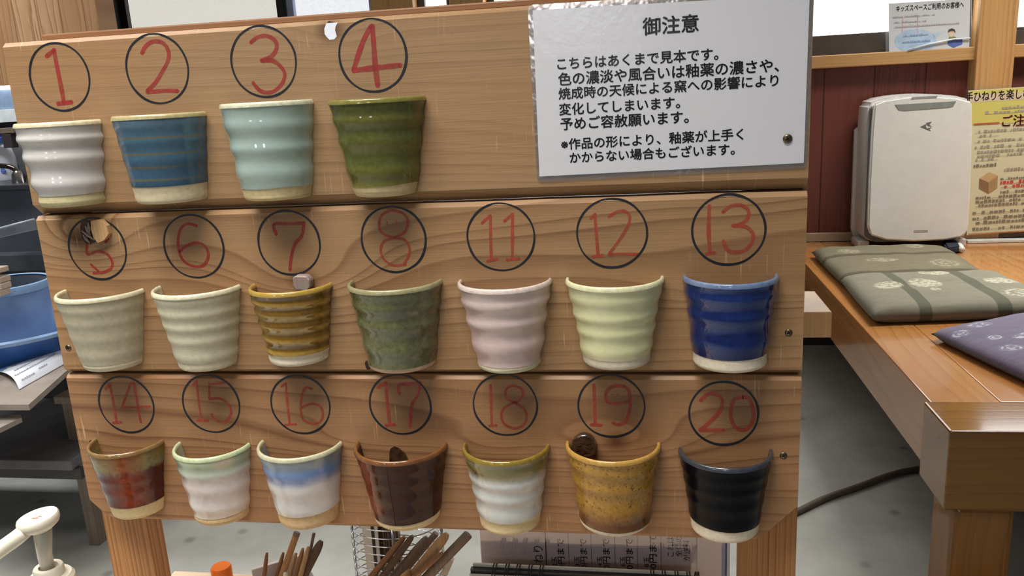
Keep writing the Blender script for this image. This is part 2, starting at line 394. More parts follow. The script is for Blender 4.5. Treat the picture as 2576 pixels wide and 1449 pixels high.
# cedar boarded partition and its black jamb at the left
def cedar_boards():
    n = NT('cedar_boards'); X, Y, Z = n.xyz()
    bx = n.f('FLOOR', n.f('DIVIDE', X, 0.088))
    wv = n.noise(n.comb(n.f('MULTIPLY', X, 20), n.f('MULTIPLY', Z, 1.6), n.f('MULTIPLY', bx, 3.7)), 1, 3)
    rg = n.f('FRACT', n.f('MULTIPLY', n.f('ADD', n.f('MULTIPLY', X, 10), wv), 4))
    col = n.ramp(rg, [(0, rgb(206, 168, 126)), (0.7, rgb(192, 150, 108)), (0.93, rgb(160, 112, 72)), (1, rgb(204, 166, 124))])
    tone = n.noise(None, 1, 0, 0.5, '1D', n.f('MULTIPLY', bx, 5.3))
    col = n.mix(n.mapr(tone, 0.35, 0.65, 0, 0.6), col, rgb(168, 122, 80))
    kn = n.noise(n.comb(n.f('MULTIPLY', X, 26), n.f('MULTIPLY', Z, 9), 2), 1, 1)
    col = n.mix(n.mapr(kn, 0.70, 0.78, 0, 0.8), col, rgb(104, 66, 40))
    seam = n.f('PINGPONG', X, 0.044)
    col = n.mix(n.mapr(seam, 0.0008, 0.003, 0.7, 0), col, rgb(110, 76, 48))
    return n.fin(col, 0.55)
struct(boxo('wall_left', (-3.6, -1.80, 2.62, 2.72, 1.213, 2.6), cedar_boards(), bev=0))
struct(boxo('trim_4', (-2.335, -2.24, BY - 0.05, BY + 0.06, 0.0, 2.4), plain('black_jamb', rgb(16, 14, 14), 0.5), bev=0.002))
struct(boxo('trim_5', (-3.9, -2.335, BY - 0.01, BY + 0.06, 0.0, 2.4), plain('grey_panel', rgb(150, 166, 190), 0.35), bev=0.002))

# ------------------------------------------------------------------ display board
PY = 0.78
D = thing('display_board', 'cedar plank display board on two posts with circled red numbers', 'display board', (-0.25, 0.82, 0.46))
XL, XR = -0.648, 0.1475
def plank(z0, z1, mat, lip, liph, cut=0.0, hole=None):
    prof = [(0, z0 + liph), (0, z1 - 0.0042), (0.0045, z1), (0.023, z1), (0.023, z0), (lip, z0 + 0.001)]
    bm = bmesh.new(); nseg = 60
    rings = []
    for i in range(nseg + 1):
        x = XL + (XR - XL) * i / nseg
        jz = 0.0006 * mnoise.noise(Vector((x * 9, z1, 0)))
        ring = []
        for j, (y, z) in enumerate(prof):
            dz = jz if j in (1, 2, 3) else 0
            ex = 0
            if i in (0, nseg): ex = 0
            ring.append(bm.verts.new((x, PY + y, z + dz)))
        rings.append(ring)
    n = len(prof)
    for a, b in zip(rings, rings[1:]):
        for k in range(n): bm.faces.new((a[k], a[(k + 1) % n], b[(k + 1) % n], b[k]))
    bm.faces.new(rings[0]); bm.faces.new(rings[-1][::-1])
    if cut:
        for sx, px, c in ((1, XR, 0.0435), (-1, XL, 0.027)):
            g = bm.verts[:] + bm.edges[:] + bm.faces[:]
            r = bmesh.ops.bisect_plane(bm, geom=g, plane_co=(px, PY, z0 + c), plane_no=(sx * 0.72, 0, -0.70), clear_outer=True)
            ed = [e for e in r['geom_cut'] if isinstance(e, bmesh.types.BMEdge)]
            if ed: bmesh.ops.holes_fill(bm, edges=ed, sides=0)
    bmesh.ops.recalc_face_normals(bm, faces=bm.faces)
    o = obj('plank', bm, mat, D)
    if hole:
        cb = bmesh.new(); hm = sum(hole, Vector()) / len(hole); A_v = []; B_v = []
        for p in hole:
            A_v.append(cb.verts.new(CAM + (p - CAM) * 0.97)); q = p + (p - hm) * 0.25; B_v.append(cb.verts.new(CAM + (q - CAM) * 1.06))
        cb.faces.new(A_v); cb.faces.new(B_v[::-1])
        for i in range(len(hole)): cb.faces.new((A_v[i], A_v[(i + 1) % len(hole)], B_v[(i + 1) % len(hole)], B_v[i])); bmesh.ops.recalc_face_normals(cb, faces=cb.faces)
        cm = bpy.data.meshes.new('cut'); cb.to_mesh(cm); cb.free(); co = bpy.data.objects.new('cut', cm); COL.objects.link(co)
        md = o.modifiers.new('hole', 'BOOLEAN'); md.operation = 'DIFFERENCE'; md.object = co; md.solver = 'EXACT'
        dg = bpy.context.evaluated_depsgraph_get(); dg.update()
        nm = bpy.data.meshes.new_from_object(o.evaluated_get(dg)); o.modifiers.clear(); o.data = nm; nm.name = 'plank'
        bpy.data.objects.remove(co)
    return o
Z1, Z2, Z3, Z4 = 1.1756, 0.9961, 0.8164, 0.6343
hole_px = [(817, 73), (822, 60), (828, 55), (838, 57), (848, 58), (843, 68), (842, 76), (846, 90), (840, 97), (829, 98), (823, 92), (818, 85)]
P1 = plank(Z2 + 0.0006, Z1, M['plank1'], 0.012, 0.012, hole=[at(x, y, PY) for x, y in hole_px])
P2 = plank(Z3 + 0.0006, Z2, M['plank2'], 0.007, 0.006)
P3 = plank(Z4, Z3, M['plank3'], 0.006, 0.007, cut=1)
for p, t in ((P1, 'top plank with numbers 1 to 4'), (P2, 'middle plank with numbers 5 to 13'), (P3, 'bottom plank with numbers 14 to 20')): p['label'] = t
for xa, xb in ((-0.655, -0.597), (0.094, 0.152)):
    boxo('post', (xa, xb, PY + 0.0235, PY + 0.053, 0.46, 1.165), M['post'], D, bev=0.0015)
boxo('back_rail', (-0.62, 0.146, PY + 0.0235, PY + 0.045, 1.1765, 1.1835), M['rail'], D, bev=0.0015)
boxo('rear_brace', (0.06, 0.211, 0.95, 1.05, 0.802, 0.833), M['peg'], D, bev=0.0015)
boxo('foot_arm', (0.098, 0.148, PY + 0.0535, 0.95, 0.803, 0.832), M['peg'], D, bev=0.0015)
# splinter holes and pegs
def disc_pts(c, rx, rz, n=14, jit=0.15, rot=0.0):
    out = []
    for i in range(n):
        a = 2 * PI * i / n; r = 1 + jit * math.sin(a * 3 + c[0] * 40) * 0.6
        x, z = rx * r * math.cos(a), rz * r * math.sin(a)
        out.append(Vector((c[0] + x * math.cos(rot) - z * math.sin(rot), 0, c[1] + x * math.sin(rot) + z * math.cos(rot))))
    return out
def knot(parent, px, py, rx, rz, mat, th=0.0006, name='knot', jit=0.2):
    c = at(px, py, PY); bm = bmesh.new()
    prism(bm, [Vector((p.x, PY - th, p.z)) for p in disc_pts((c.x, c.z), rx, rz, jit=jit)], (0, th, 0))
    return obj(name, bm, mat, parent)
knot(P2, 228, 583, 0.013, 0.013, M['knot_dark'], 0.0004, 'knot')
bm = bmesh.new()
pp = [at(x, y, PY - 0.006) for x, y in ((228, 556), (252, 552), (268, 568), (273, 588), (262, 604), (246, 611), (236, 600), (229, 578))]
prism(bm, pp, (0, 0.006, 0)); obj('peg', bm, M['peg'], P2, label='pale cut peg in a splintered knot')
bm = bmesh.new()
for a, b in (((205, 580), (238, 604)), ((214, 568), (228, 592)), ((208, 590), (226, 612)), ((222, 560), (226, 585))):
    A, B = at(*a, PY - 0.003), at(*b, PY - 0.001); tube(bm, [A, A.lerp(B, .5), B], [0.0006, 0.0018, 0.0006], 6)
obj('splinter', bm, M['peg_grey'], P2)
bm = bmesh.new()
pp = [at(x, y, PY - 0.011) for x, y in ((735, 700), (742, 694), (770, 695), (779, 705), (780, 724), (772, 732), (744, 731), (737, 722))]
prism(bm, pp, (0, 0.011, 0)); bmesh.ops.bevel(bm, geom=bm.edges[:], offset=0.0012, segments=1, affect='EDGES'); obj('peg', bm, M['peg_grey'], P2, label='grey cut peg below number 7')
c = at(1470, 1115, PY)
bm = bmesh.new(); prism(bm, [Vector((p.x, PY - 0.009, p.z)) for p in disc_pts((c.x, c.z), 0.0135, 0.0125, 18, 0.1)], (0, 0.009, 0))
bmesh.ops.bevel(bm, geom=bm.edges[:], offset=0.001, segments=1, affect='EDGES')
obj('peg', bm, M['knot_dark'], P3, label='glossy dark knot plug below number 19')
bm = bmesh.new()
for k in range(7):
    a = k * 0.9; q = Vector((c.x + 0.006 * math.cos(a), PY - 0.0095, c.z + 0.006 * math.sin(a)))
    prism(bm, [q + Vector((0.0035 * math.cos(a + t), 0, 0.0026 * math.sin(a + t))) for t in (0, 1.7, 3.3, 4.8)], (0.0004, 0.0015, 0))
obj('chipped_facet', bm, M['knot_dark'], P3)
knot(P3, 1000, 1150, 0.010, 0.012, M['knot_dark'], 0.0012)
knot(P3, 230, 1113, 0.0026, 0.003, M['knot_dark'], 0.0004)
knot(P2, 927, 918, 0.004, 0.005, M['knot_dark'], 0.0003)
def screw(x, z, parent, y=PY, r=0.0036):
    bm = bmesh.new(); lathe(bm, [(0, 0.0010), (r * 0.6, 0.0009), (r, 0.0003), (r, -0.0005)], (0, 0, 0), 18)
    for v in bm.verts: v.co = Vector((x + v.co.x, y - v.co.z, z + v.co.y))
    s = obj('screw', bm, M['screw'], parent, True)
    bm = bmesh.new()
    for a in (0.5, 0.5 + PI / 2):
        u = Vector((math.cos(a), 0, math.sin(a))); q = Vector((-u.z, 0, u.x)); C = Vector((x, y - 0.00115, z))
        quad(bm, [C + u * r * .6 + q * r * .13, C - u * r * .6 + q * r * .13, C - u * r * .6 - q * r * .13, C + u * r * .6 - q * r * .13])
    obj('cross_slot', bm, M['screw_dark'], s)
for px, py, pl in ((1984, 837, P2), (1971, 1146, P3), (172, 875, P2)):
    q = at(px, py, PY); screw(q.x, q.z, pl)

# circled numbers
T1 = (2.587, 0, 0); T4 = (2.588, 500, 0); T5 = (3.018, 120, 480); T6 = (3.018, 850, 480); T7 = (3.018, 1400, 480)
T14 = (3.45, 160, 930); T16 = (3.22, 620, 930); T18 = (3.22, 1120, 930); T20 = (3.22, 1600, 930)
NUM = {
 '1': (P1, T1, 12, [[(305, 365), (350, 330)], [(352, 325), (365, 400), (385, 500), (405, 600), (415, 670)], [(378, 675), (465, 665)]]),
 '2': (P1, T1, 11, [[(925, 345), (950, 300), (1000, 270), (1060, 280), (1095, 330), (1095, 390), (1060, 460), (1010, 540), (960, 590)], [(960, 600), (1080, 590), (1155, 592)]]),
 '3': (P1, T4, 10, [[(340, 275), (390, 240), (450, 235), (500, 270), (505, 320), (470, 370), (410, 395)], [(410, 395), (480, 395), (540, 440), (560, 490), (535, 555), (470, 600), (400, 590), (355, 540)]]),
 '4': (P1, T4, 13, [[(1120, 175), (1070, 270), (1010, 450)], [(1010, 460), (1120, 445), (1310, 425)], [(1130, 170), (1140, 300), (1150, 430), (1165, 555)]]),
 '5': (P2, T5, 8, [[(300, 395), (302, 480), (380, 460), (450, 480), (490, 540), (480, 590), (420, 620), (350, 625)], [(330, 560), (385, 610)], [(440, 390), (460, 365)]]),
 '6': (P2, T5, 8, [[(1130, 265), (1060, 250), (1010, 290), (990, 380), (1000, 470), (1040, 540), (1120, 575), (1190, 560), (1220, 490), (1195, 420), (1130, 395), (1050, 420), (1000, 465)]]),
 '7': (P2, T5, 9, [[(1735, 330), (1720, 255), (1830, 250), (1945, 245)], [(1945, 245), (1930, 340), (1880, 400), (1850, 500), (1840, 600)]]),
 '8': (P2, T6, 7, [[(430, 355), (350, 330), (315, 280), (325, 200), (370, 160), (430, 150), (500, 175), (530, 230), (510, 310), (430, 355)], [(430, 355), (350, 385), (325, 450), (350, 520), (420, 565), (515, 560)], [(430, 355), (510, 375), (545, 440), (535, 500), (505, 550)], [(372, 235), (373, 258)], [(440, 228), (446, 248)]]),
 '11': (P2, T6, 8, [[(1095, 245), (1155, 190)], [(1158, 190), (1160, 350), (1165, 520)], [(1135, 535), (1210, 518)], [(1265, 230), (1325, 178)], [(1326, 175), (1325, 350), (1325, 510)], [(1285, 525), (1375, 515)]]),
 '12': (P2, T7, 8, [[(260, 210), (292, 180)], [(290, 180), (300, 300), (315, 480)], [(280, 500), (350, 490)], [(400, 195), (460, 160), (520, 155), (555, 200), (540, 270), (480, 370), (400, 480)], [(400, 485), (500, 478), (620, 482)]]),
 '13': (P2, T7, 9, [[(1160, 115), (1155, 300), (1165, 470)], [(1140, 478), (1200, 470)], [(1265, 160), (1320, 118), (1400, 110), (1455, 150), (1450, 210), (1400, 250), (1340, 265)], [(1340, 265), (1440, 275), (1490, 330), (1480, 400), (1420, 455), (1340, 465), (1290, 440), (1270, 385)]]),
 '14': (P3, T14, 8, [[(365, 170), (398, 128)], [(400, 125), (420, 220), (440, 330), (460, 450)], [(430, 462), (500, 455)], [(585, 115), (545, 220), (510, 325)], [(510, 328), (620, 325), (745, 320)], [(605, 110), (640, 280), (670, 455)]]),
 '15': (P3, T14, 7, [[(1125, 130), (1153, 98)], [(1155, 95), (1170, 250), (1195, 430)], [(1160, 440), (1255, 440)], [(1265, 115), (1265, 250)], [(1280, 125), (1400, 112)], [(1265, 255), (1360, 250), (1430, 300), (1455, 370), (1420, 440), (1370, 455), (1310, 425), (1285, 385)]]),
 '16': (P3, T16, 7, [[(285, 135), (318, 112)], [(320, 110), (330, 250), (350, 430)], [(315, 447), (400, 440)], [(530, 155), (480, 145), (450, 210), (440, 320), (460, 400), (520, 435), (590, 425), (620, 370), (600, 300), (530, 275), (450, 305)]]),
 '17': (P3, T16, 9, [[(1065, 145), (1128, 107)], [(1130, 105), (1140, 250), (1160, 430)], [(1130, 452), (1200, 445)], [(1240, 195), (1235, 125), (1320, 115), (1410, 105)], [(1405, 110), (1390, 200), (1340, 290), (1325, 460)]]),
 '18': (P3, T18, 7, [[(368, 125), (372, 300), (378, 450)], [(360, 455), (415, 450)], [(560, 265), (500, 230), (490, 170), (540, 130), (610, 150), (630, 200), (600, 250), (550, 270), (480, 310), (455, 370), (480, 440), (560, 475), (630, 450), (660, 390), (640, 320), (570, 270)]]),
 '19': (P3, T18, 9, [[(1205, 125), (1210, 280), (1215, 440)], [(1185, 445), (1260, 450)], [(1310, 255), (1300, 200), (1340, 145), (1420, 130), (1480, 160), (1500, 240), (1490, 340), (1460, 420), (1400, 445), (1360, 430)], [(1310, 260), (1380, 275), (1490, 255)], [(1345, 200), (1370, 203)], [(1385, 203), (1405, 203)]]),
 '20': (P3, T20, 10, [[(525, 250), (570, 205), (630, 195), (690, 230), (695, 300), (650, 370), (580, 440), (520, 485)], [(520, 490), (620, 490), (710, 488)], [(870, 220), (800, 240), (770, 310), (770, 390), (800, 460), (860, 490), (920, 460), (950, 390), (945, 300), (915, 235), (860, 220)]]),
}
CIR = {'1': (-0.5895, 1.1386), '2': (-0.4801, 1.1405), '3': (-0.3663, 1.1408), '4': (-0.2549, 1.1401), '5': (-0.5808, 0.9594), '6': (-0.4689, 0.9594), '7': (-0.3624, 0.9606), '8': (-0.2505, 0.9613), '11': (-0.1407, 0.9608), '12': (-0.032, 0.9618), '13': (0.077, 0.9622), '14': (-0.5791, 0.7809), '15': (-0.4758, 0.7828), '16': (-0.3715, 0.7828), '17': (-0.2594, 0.7839), '18': (-0.1464, 0.7843), '19': (-0.037, 0.784), '20': (0.0738, 0.7771)}
for k, (par, (s, ox, oy), wd, strokes) in NUM.items():
    bm = bmesh.new()
    for i, st in enumerate(strokes):
        q = [at(ox + x / s, oy + y / s, PY) for x, y in st]
        tiny = (Vector(st[0]) - Vector(st[-1])).length < 32 and len(st) == 2
        ribbon(bm, smoothpts([Vector((p.x, p.z)) for p in q]), (0.0012 if tiny else wd * 0.00039), PY - 0.00015 - 0.00001 * i, 0.14)
    obj('number_mark', bm, M['red'] if k in '1 2 3 4 5 6 7'.split() else M['red_faded'], par, label='red handwritten number %s' % k)
    bm = bmesh.new(); cx, cz = CIR[k]; n = 96; vs = []
    for i in range(n):
        a = 2 * PI * i / n; wob = 0.0004 * mnoise.noise(Vector((cx * 30 + math.cos(a) * 2, math.sin(a) * 2, cz * 9)))
        wdt = 0.0020 * (1 + 0.45 * mnoise.noise(Vector((cx * 70 + math.cos(a) * 1.3, math.sin(a) * 1.3, 5))))
        r0 = 0.0335 + wob - wdt / 2; r1 = r0 + wdt
        vs.append([bm.verts.new((cx + r * math.cos(a), PY - 0.0003, cz + r * math.sin(a))) for r in (r0, r1)])
    for i in range(n): bm.faces.new((vs[i][0], vs[i][1], vs[(i + 1) % n][1], vs[(i + 1) % n][0]))
    obj('circle_mark', bm, M['ink'], par, label='black drawn circle around number %s' % k)

# ------------------------------------------------------------------ half cups
def cup(num, label, cx, ztop, zbot, rt_, rb, ft, body_m, foot_m, rim_m, ridges=5, amp=0.0009, ph=0.0, flare=0.25, sl=0.5, th=0.0045, wavy=0.0, droop=0.0, footin=0.0):
    c = Vector((cx, PY - 0.0004, zbot)); H = ztop - zbot
    root = thing('half_cup', label, 'cup', tuple(c), 'half cups glued to the display board')
    SEG = 44
    def rad(t, a):
        base = rb + (rt_ - rb) * (t * (1 - flare) + flare * t * t)
        e = min(1, t / 0.12) * min(1, max(0, (0.95 - t)) / 0.12)
        k = math.sin(2 * PI * (ridges * t + sl * a / PI) + ph + 0.8 * math.sin(7 * t + ph))
        k = k if k > 0 else k * 0.7
        return base + amp * k * max(0, e) + 0.0004 * mnoise.noise(Vector((cx * 40, a * 1.5, t * 4)))
    def sweep(prof_of, closed=True, caps=True):
        bm = bmesh.new(); uv = bm.loops.layers.uv.new('UVMap'); rings = []; meta = {}
        for k in range(SEG + 1):
            a = PI + PI * k / SEG
            ring = []
            for r, z in prof_of(a - 1.5 * PI):
                v = bm.verts.new((c.x + r * math.cos(a), c.y + r * math.sin(a), c.z + z)); meta[v] = (k / SEG, z / H); ring.append(v)
            rings.append(ring)
        n = len(rings[0])
        for A, B in zip(rings, rings[1:]):
            for i in range(n if closed else n - 1): bm.faces.new((A[i], A[(i + 1) % n], B[(i + 1) % n], B[i]))
        if caps: bm.faces.new(rings[0][::-1]); bm.faces.new(rings[-1])
        for f in bm.faces:
            for l in f.loops: l[uv].uv = meta[l.vert]
        bmesh.ops.remove_doubles(bm, verts=bm.verts, dist=1e-6)
        return bm
    NZ = 70; tr = 1 - 0.0045 / H
    def tb(a): return ft + wavy * (math.sin(2.3 * a + cx * 50) * 0.6 + 0.4 * math.sin(5 * a + cx * 90)) + droop * a
    def pbody(a):
        t0 = tb(a); o = [(rad(t0 + (tr - t0) * i / NZ, a), (t0 + (tr - t0) * i / NZ) * H) for i in range(NZ + 1)]
        i_ = [(rad(1, a) - th, tr * H), (rb + (rt_ - rb) * 0.5 - th, 0.5 * H), (rb - th, t0 * H)]
        return o + i_
    def pfoot(a):
        t0 = tb(a) - 0.001; rr = 0.004; o = [(0.0, 0.0), (rb - rr - footin, 0.0)]
        for q in range(1, 6):
            g = q / 5 * PI / 2; o.append((rb - rr - footin + rr * math.sin(g), rr - rr * math.cos(g)))
        for i in range(1, 9):
            t = rr / H + (t0 - rr / H) * i / 8; o.append((rad(t, a) - 0.0004 - footin * (1 - i / 8), t * H))
        o += [(rb - th, t0 * H), (0.0, t0 * H)]
        return o
    def prim(a):
        R1 = rad(1, a); rr = th / 2; zc = tr * H; o = []
        o.append((R1 - th, zc))
        for q in range(9):
            g = PI - PI * q / 8; o.append((R1 - rr + rr * math.cos(g), zc + 0.0005 + 0.004 * math.sin(g)))
        o.append((R1, zc))
        return o
    obj('body', sweep(pbody), body_m, root, angle=0.7)
    obj('foot', sweep(pfoot), foot_m, root, angle=0.9)
    obj('rim', sweep(prim), rim_m, root, angle=1.2)
    return root
def clay(name, c, seed=0): return glaze(name, [(0, c), (1, c)], 0.75, mott=0.05, coat=0.0, band=0.12, bandn=60, bandcol=tuple(q * 0.85 for q in c), speck=(tuple(q * 0.7 for q in c), 0.66, 0.5, 260))
def rimm(name, c, rough=0.2, c2=None):
    return glaze(name, [(0, c), (1, c)], rough, mott=0.08, coat=0.4, blob=((c2, 0.5) if c2 else None))
CL = {'beige': clay('bare_clay_beige', (205, 190, 158)), 'olive': clay('bare_clay_khaki', (190, 178, 136)), 'tan': clay('bare_clay_tan', (200, 170, 126)), 'white': clay('bare_clay_white', (216, 204, 182)), 'pink': clay('bare_clay_pinkish', (196, 168, 142)), 'straw': clay('bare_clay_straw', (206, 186, 142)), 'cream': clay('bare_clay_cream', (204, 196, 168))}
def G(name, *a, **k): return glaze(name, *a, **k)
C_ = lambda c: [(0, c), (1, c)]
G_ = {
 1: G('white_grey_glaze', [(0, (186, 182, 168)), (0.2, (196, 193, 192)), (1, (196, 192, 188))], 0.16, band=0.25, bandn=4, bandcol=(212, 209, 204), seed=1, mott=0.015),
 2: G('slate_blue_glaze', [(0, (48, 74, 94)), (0.4, (62, 92, 114)), (0.8, (70, 99, 119)), (1, (90, 110, 124))], 0.12, lines=((104, 94, 66), (0.28, 0.42, 0.57, 0.75), 0.016), blob=((54, 80, 100), 0.5), mott=0.05, seed=2),
 3: G('celadon_glaze', [(0, (150, 160, 148)), (0.14, (160, 176, 168)), (0.9, (168, 186, 178)), (1, (176, 192, 180))], 0.06, band=0.35, bandn=4, bandcol=(146, 168, 166), mott=0.02, seed=3, coat=0.9),
 4: G('olive_green_glaze', [(0, (150, 138, 86)), (0.14, (116, 112, 52)), (0.2, (90, 94, 46)), (0.9, (82, 86, 42)), (1, (106, 106, 58))], 0.05, jag=0.03, band=0.45, bandn=4, bandcol=(118, 114, 50), bandph=0.8, slope=0.03, mott=0.09, blob=((64, 70, 36), 0.52), seed=4, coat=0.4, spec=0.35),
 5: G('matte_beige_glaze', C_((178, 170, 146)), 0.5, band=0.3, bandn=5, bandcol=(192, 184, 160), mott=0.05, seed=5, coat=0.1, speck=((120, 108, 84), 0.68, 0.4, 300)),
 6: G('matte_cream_glaze', C_((190, 184, 160)), 0.45, band=0.4, bandn=5.2, bandcol=(206, 200, 172), bandph=2, mott=0.04, seed=6, coat=0.15, speck=((120, 108, 84), 0.69, 0.5, 300)),
 7: G('amber_glaze', C_((108, 78, 22)), 0.08, band=0.9, bandn=6.2, bandcol=(170, 134, 56), slope=0.06, mott=0.08, seed=7, coat=0.9),
 8: G('moss_green_glaze', [(0, (94, 95, 68)), (0.5, (98, 99, 66)), (0.9, (92, 93, 62)), (1, (126, 122, 86))], 0.14, band=0.3, bandn=4, bandcol=(112, 114, 76), mott=0.13, blob=((74, 72, 56), 0.5), speck=((44, 46, 36), 0.64, 0.6, 260), seed=8),
 11: G('pale_pink_glaze', [(0, (198, 182, 164)), (0.08, (198, 172, 168)), (1, (204, 184, 178))], 0.2, band=0.12, bandn=4, bandcol=(212, 188, 184), mott=0.02, seed=9),
 12: G('pale_yellow_glaze', [(0, (212, 202, 168)), (0.12, (214, 206, 166)), (0.2, (212, 212, 164)), (1, (212, 212, 168))], 0.2, mott=0.02, seed=10),
 13: G('cobalt_blue_glaze', [(0, (16, 28, 78)), (0.9, (24, 44, 100)), (1, (60, 84, 140))], 0.06, band=0.35, bandn=4, bandcol=(42, 68, 130), bandph=1, mott=0.1, blob=((16, 30, 82), 0.55), seed=11, coat=0.4, spec=0.35),
 14: G('rust_brown_glaze', [(0, (58, 24, 26)), (0.3, (76, 30, 26)), (0.685, (70, 26, 20)), (0.70, (104, 84, 50)), (0.74, (122, 118, 84)), (0.86, (128, 112, 64)), (1, (120, 92, 56))], 0.07, fine=0.09, jag=0.03, streak=((134, 54, 20), 0.62, 0.22, 0.8), mott=0.1, seed=12, coat=0.4, spec=0.22),
 15: G('blush_white_glaze', [(0, (206, 184, 164)), (0.3, (202, 192, 188)), (0.62, (200, 190, 186)), (0.74, (186, 190, 178)), (0.82, (158, 172, 146)), (1, (168, 184, 146))], 0.16, jag=0.02, blob=((212, 178, 164), 0.55), band=0.15, bandn=5, bandcol=(210, 208, 210), mott=0.02, seed=13),
 16: G('blue_banded_white_glaze', [(0, (186, 182, 172)), (0.3, (198, 195, 192)), (0.58, (202, 198, 196)), (0.66, (136, 152, 192)), (0.74, (100, 126, 178)), (0.82, (116, 138, 172)), (0.9, (132, 144, 152)), (1, (164, 172, 156))], 0.16, fine=0.025, jag=0.03, mott=0.02, seed=14),
 17: G('dark_chestnut_glaze', [(0, (42, 13, 6)), (0.8, (54, 18, 7)), (0.93, (64, 28, 11)), (1, (120, 74, 38))], 0.04, streak=((132, 48, 16), 0.26, 0.12, 0.8), mott=0.1, blob=((34, 14, 14), 0.5), seed=15, coat=0.15, spec=0.2),
 18: G('white_glaze_olive_top', [(0, (190, 184, 160)), (0.2, (188, 190, 186)), (0.68, (194, 196, 194)), (0.74, (150, 148, 122)), (0.79, (116, 110, 70)), (0.9, (112, 104, 56)), (1, (140, 120, 50))], 0.14, fine=0.02, jag=0.015, band=0.2, bandn=4.5, bandcol=(210, 211, 210), mott=0.03, seed=16),
 19: G('mustard_glaze', [(0, (84, 44, 24)), (0.13, (92, 50, 24)), (0.24, (142, 98, 38)), (0.4, (164, 122, 50)), (0.7, (162, 122, 52)), (1, (176, 134, 60))], 0.18, jag=0.05, fine=0.05, band=0.2, bandn=4, bandcol=(140, 104, 46), speck=((74, 46, 20), 0.61, 0.75, 330), mott=0.12, seed=17, coat=0.15, spec=0.35),
 20: G('navy_black_glaze', [(0, (4, 5, 10)), (0.9, (5, 7, 16)), (1, (20, 26, 38))], 0.22, mott=0.1, blob=((8, 11, 18), 0.5), seed=18, coat=0.0, spec=0.12),
}
def rm(i, c, rough=0.2, c2=None): return rimm('rim_glaze_%s' % i, c, rough, c2)
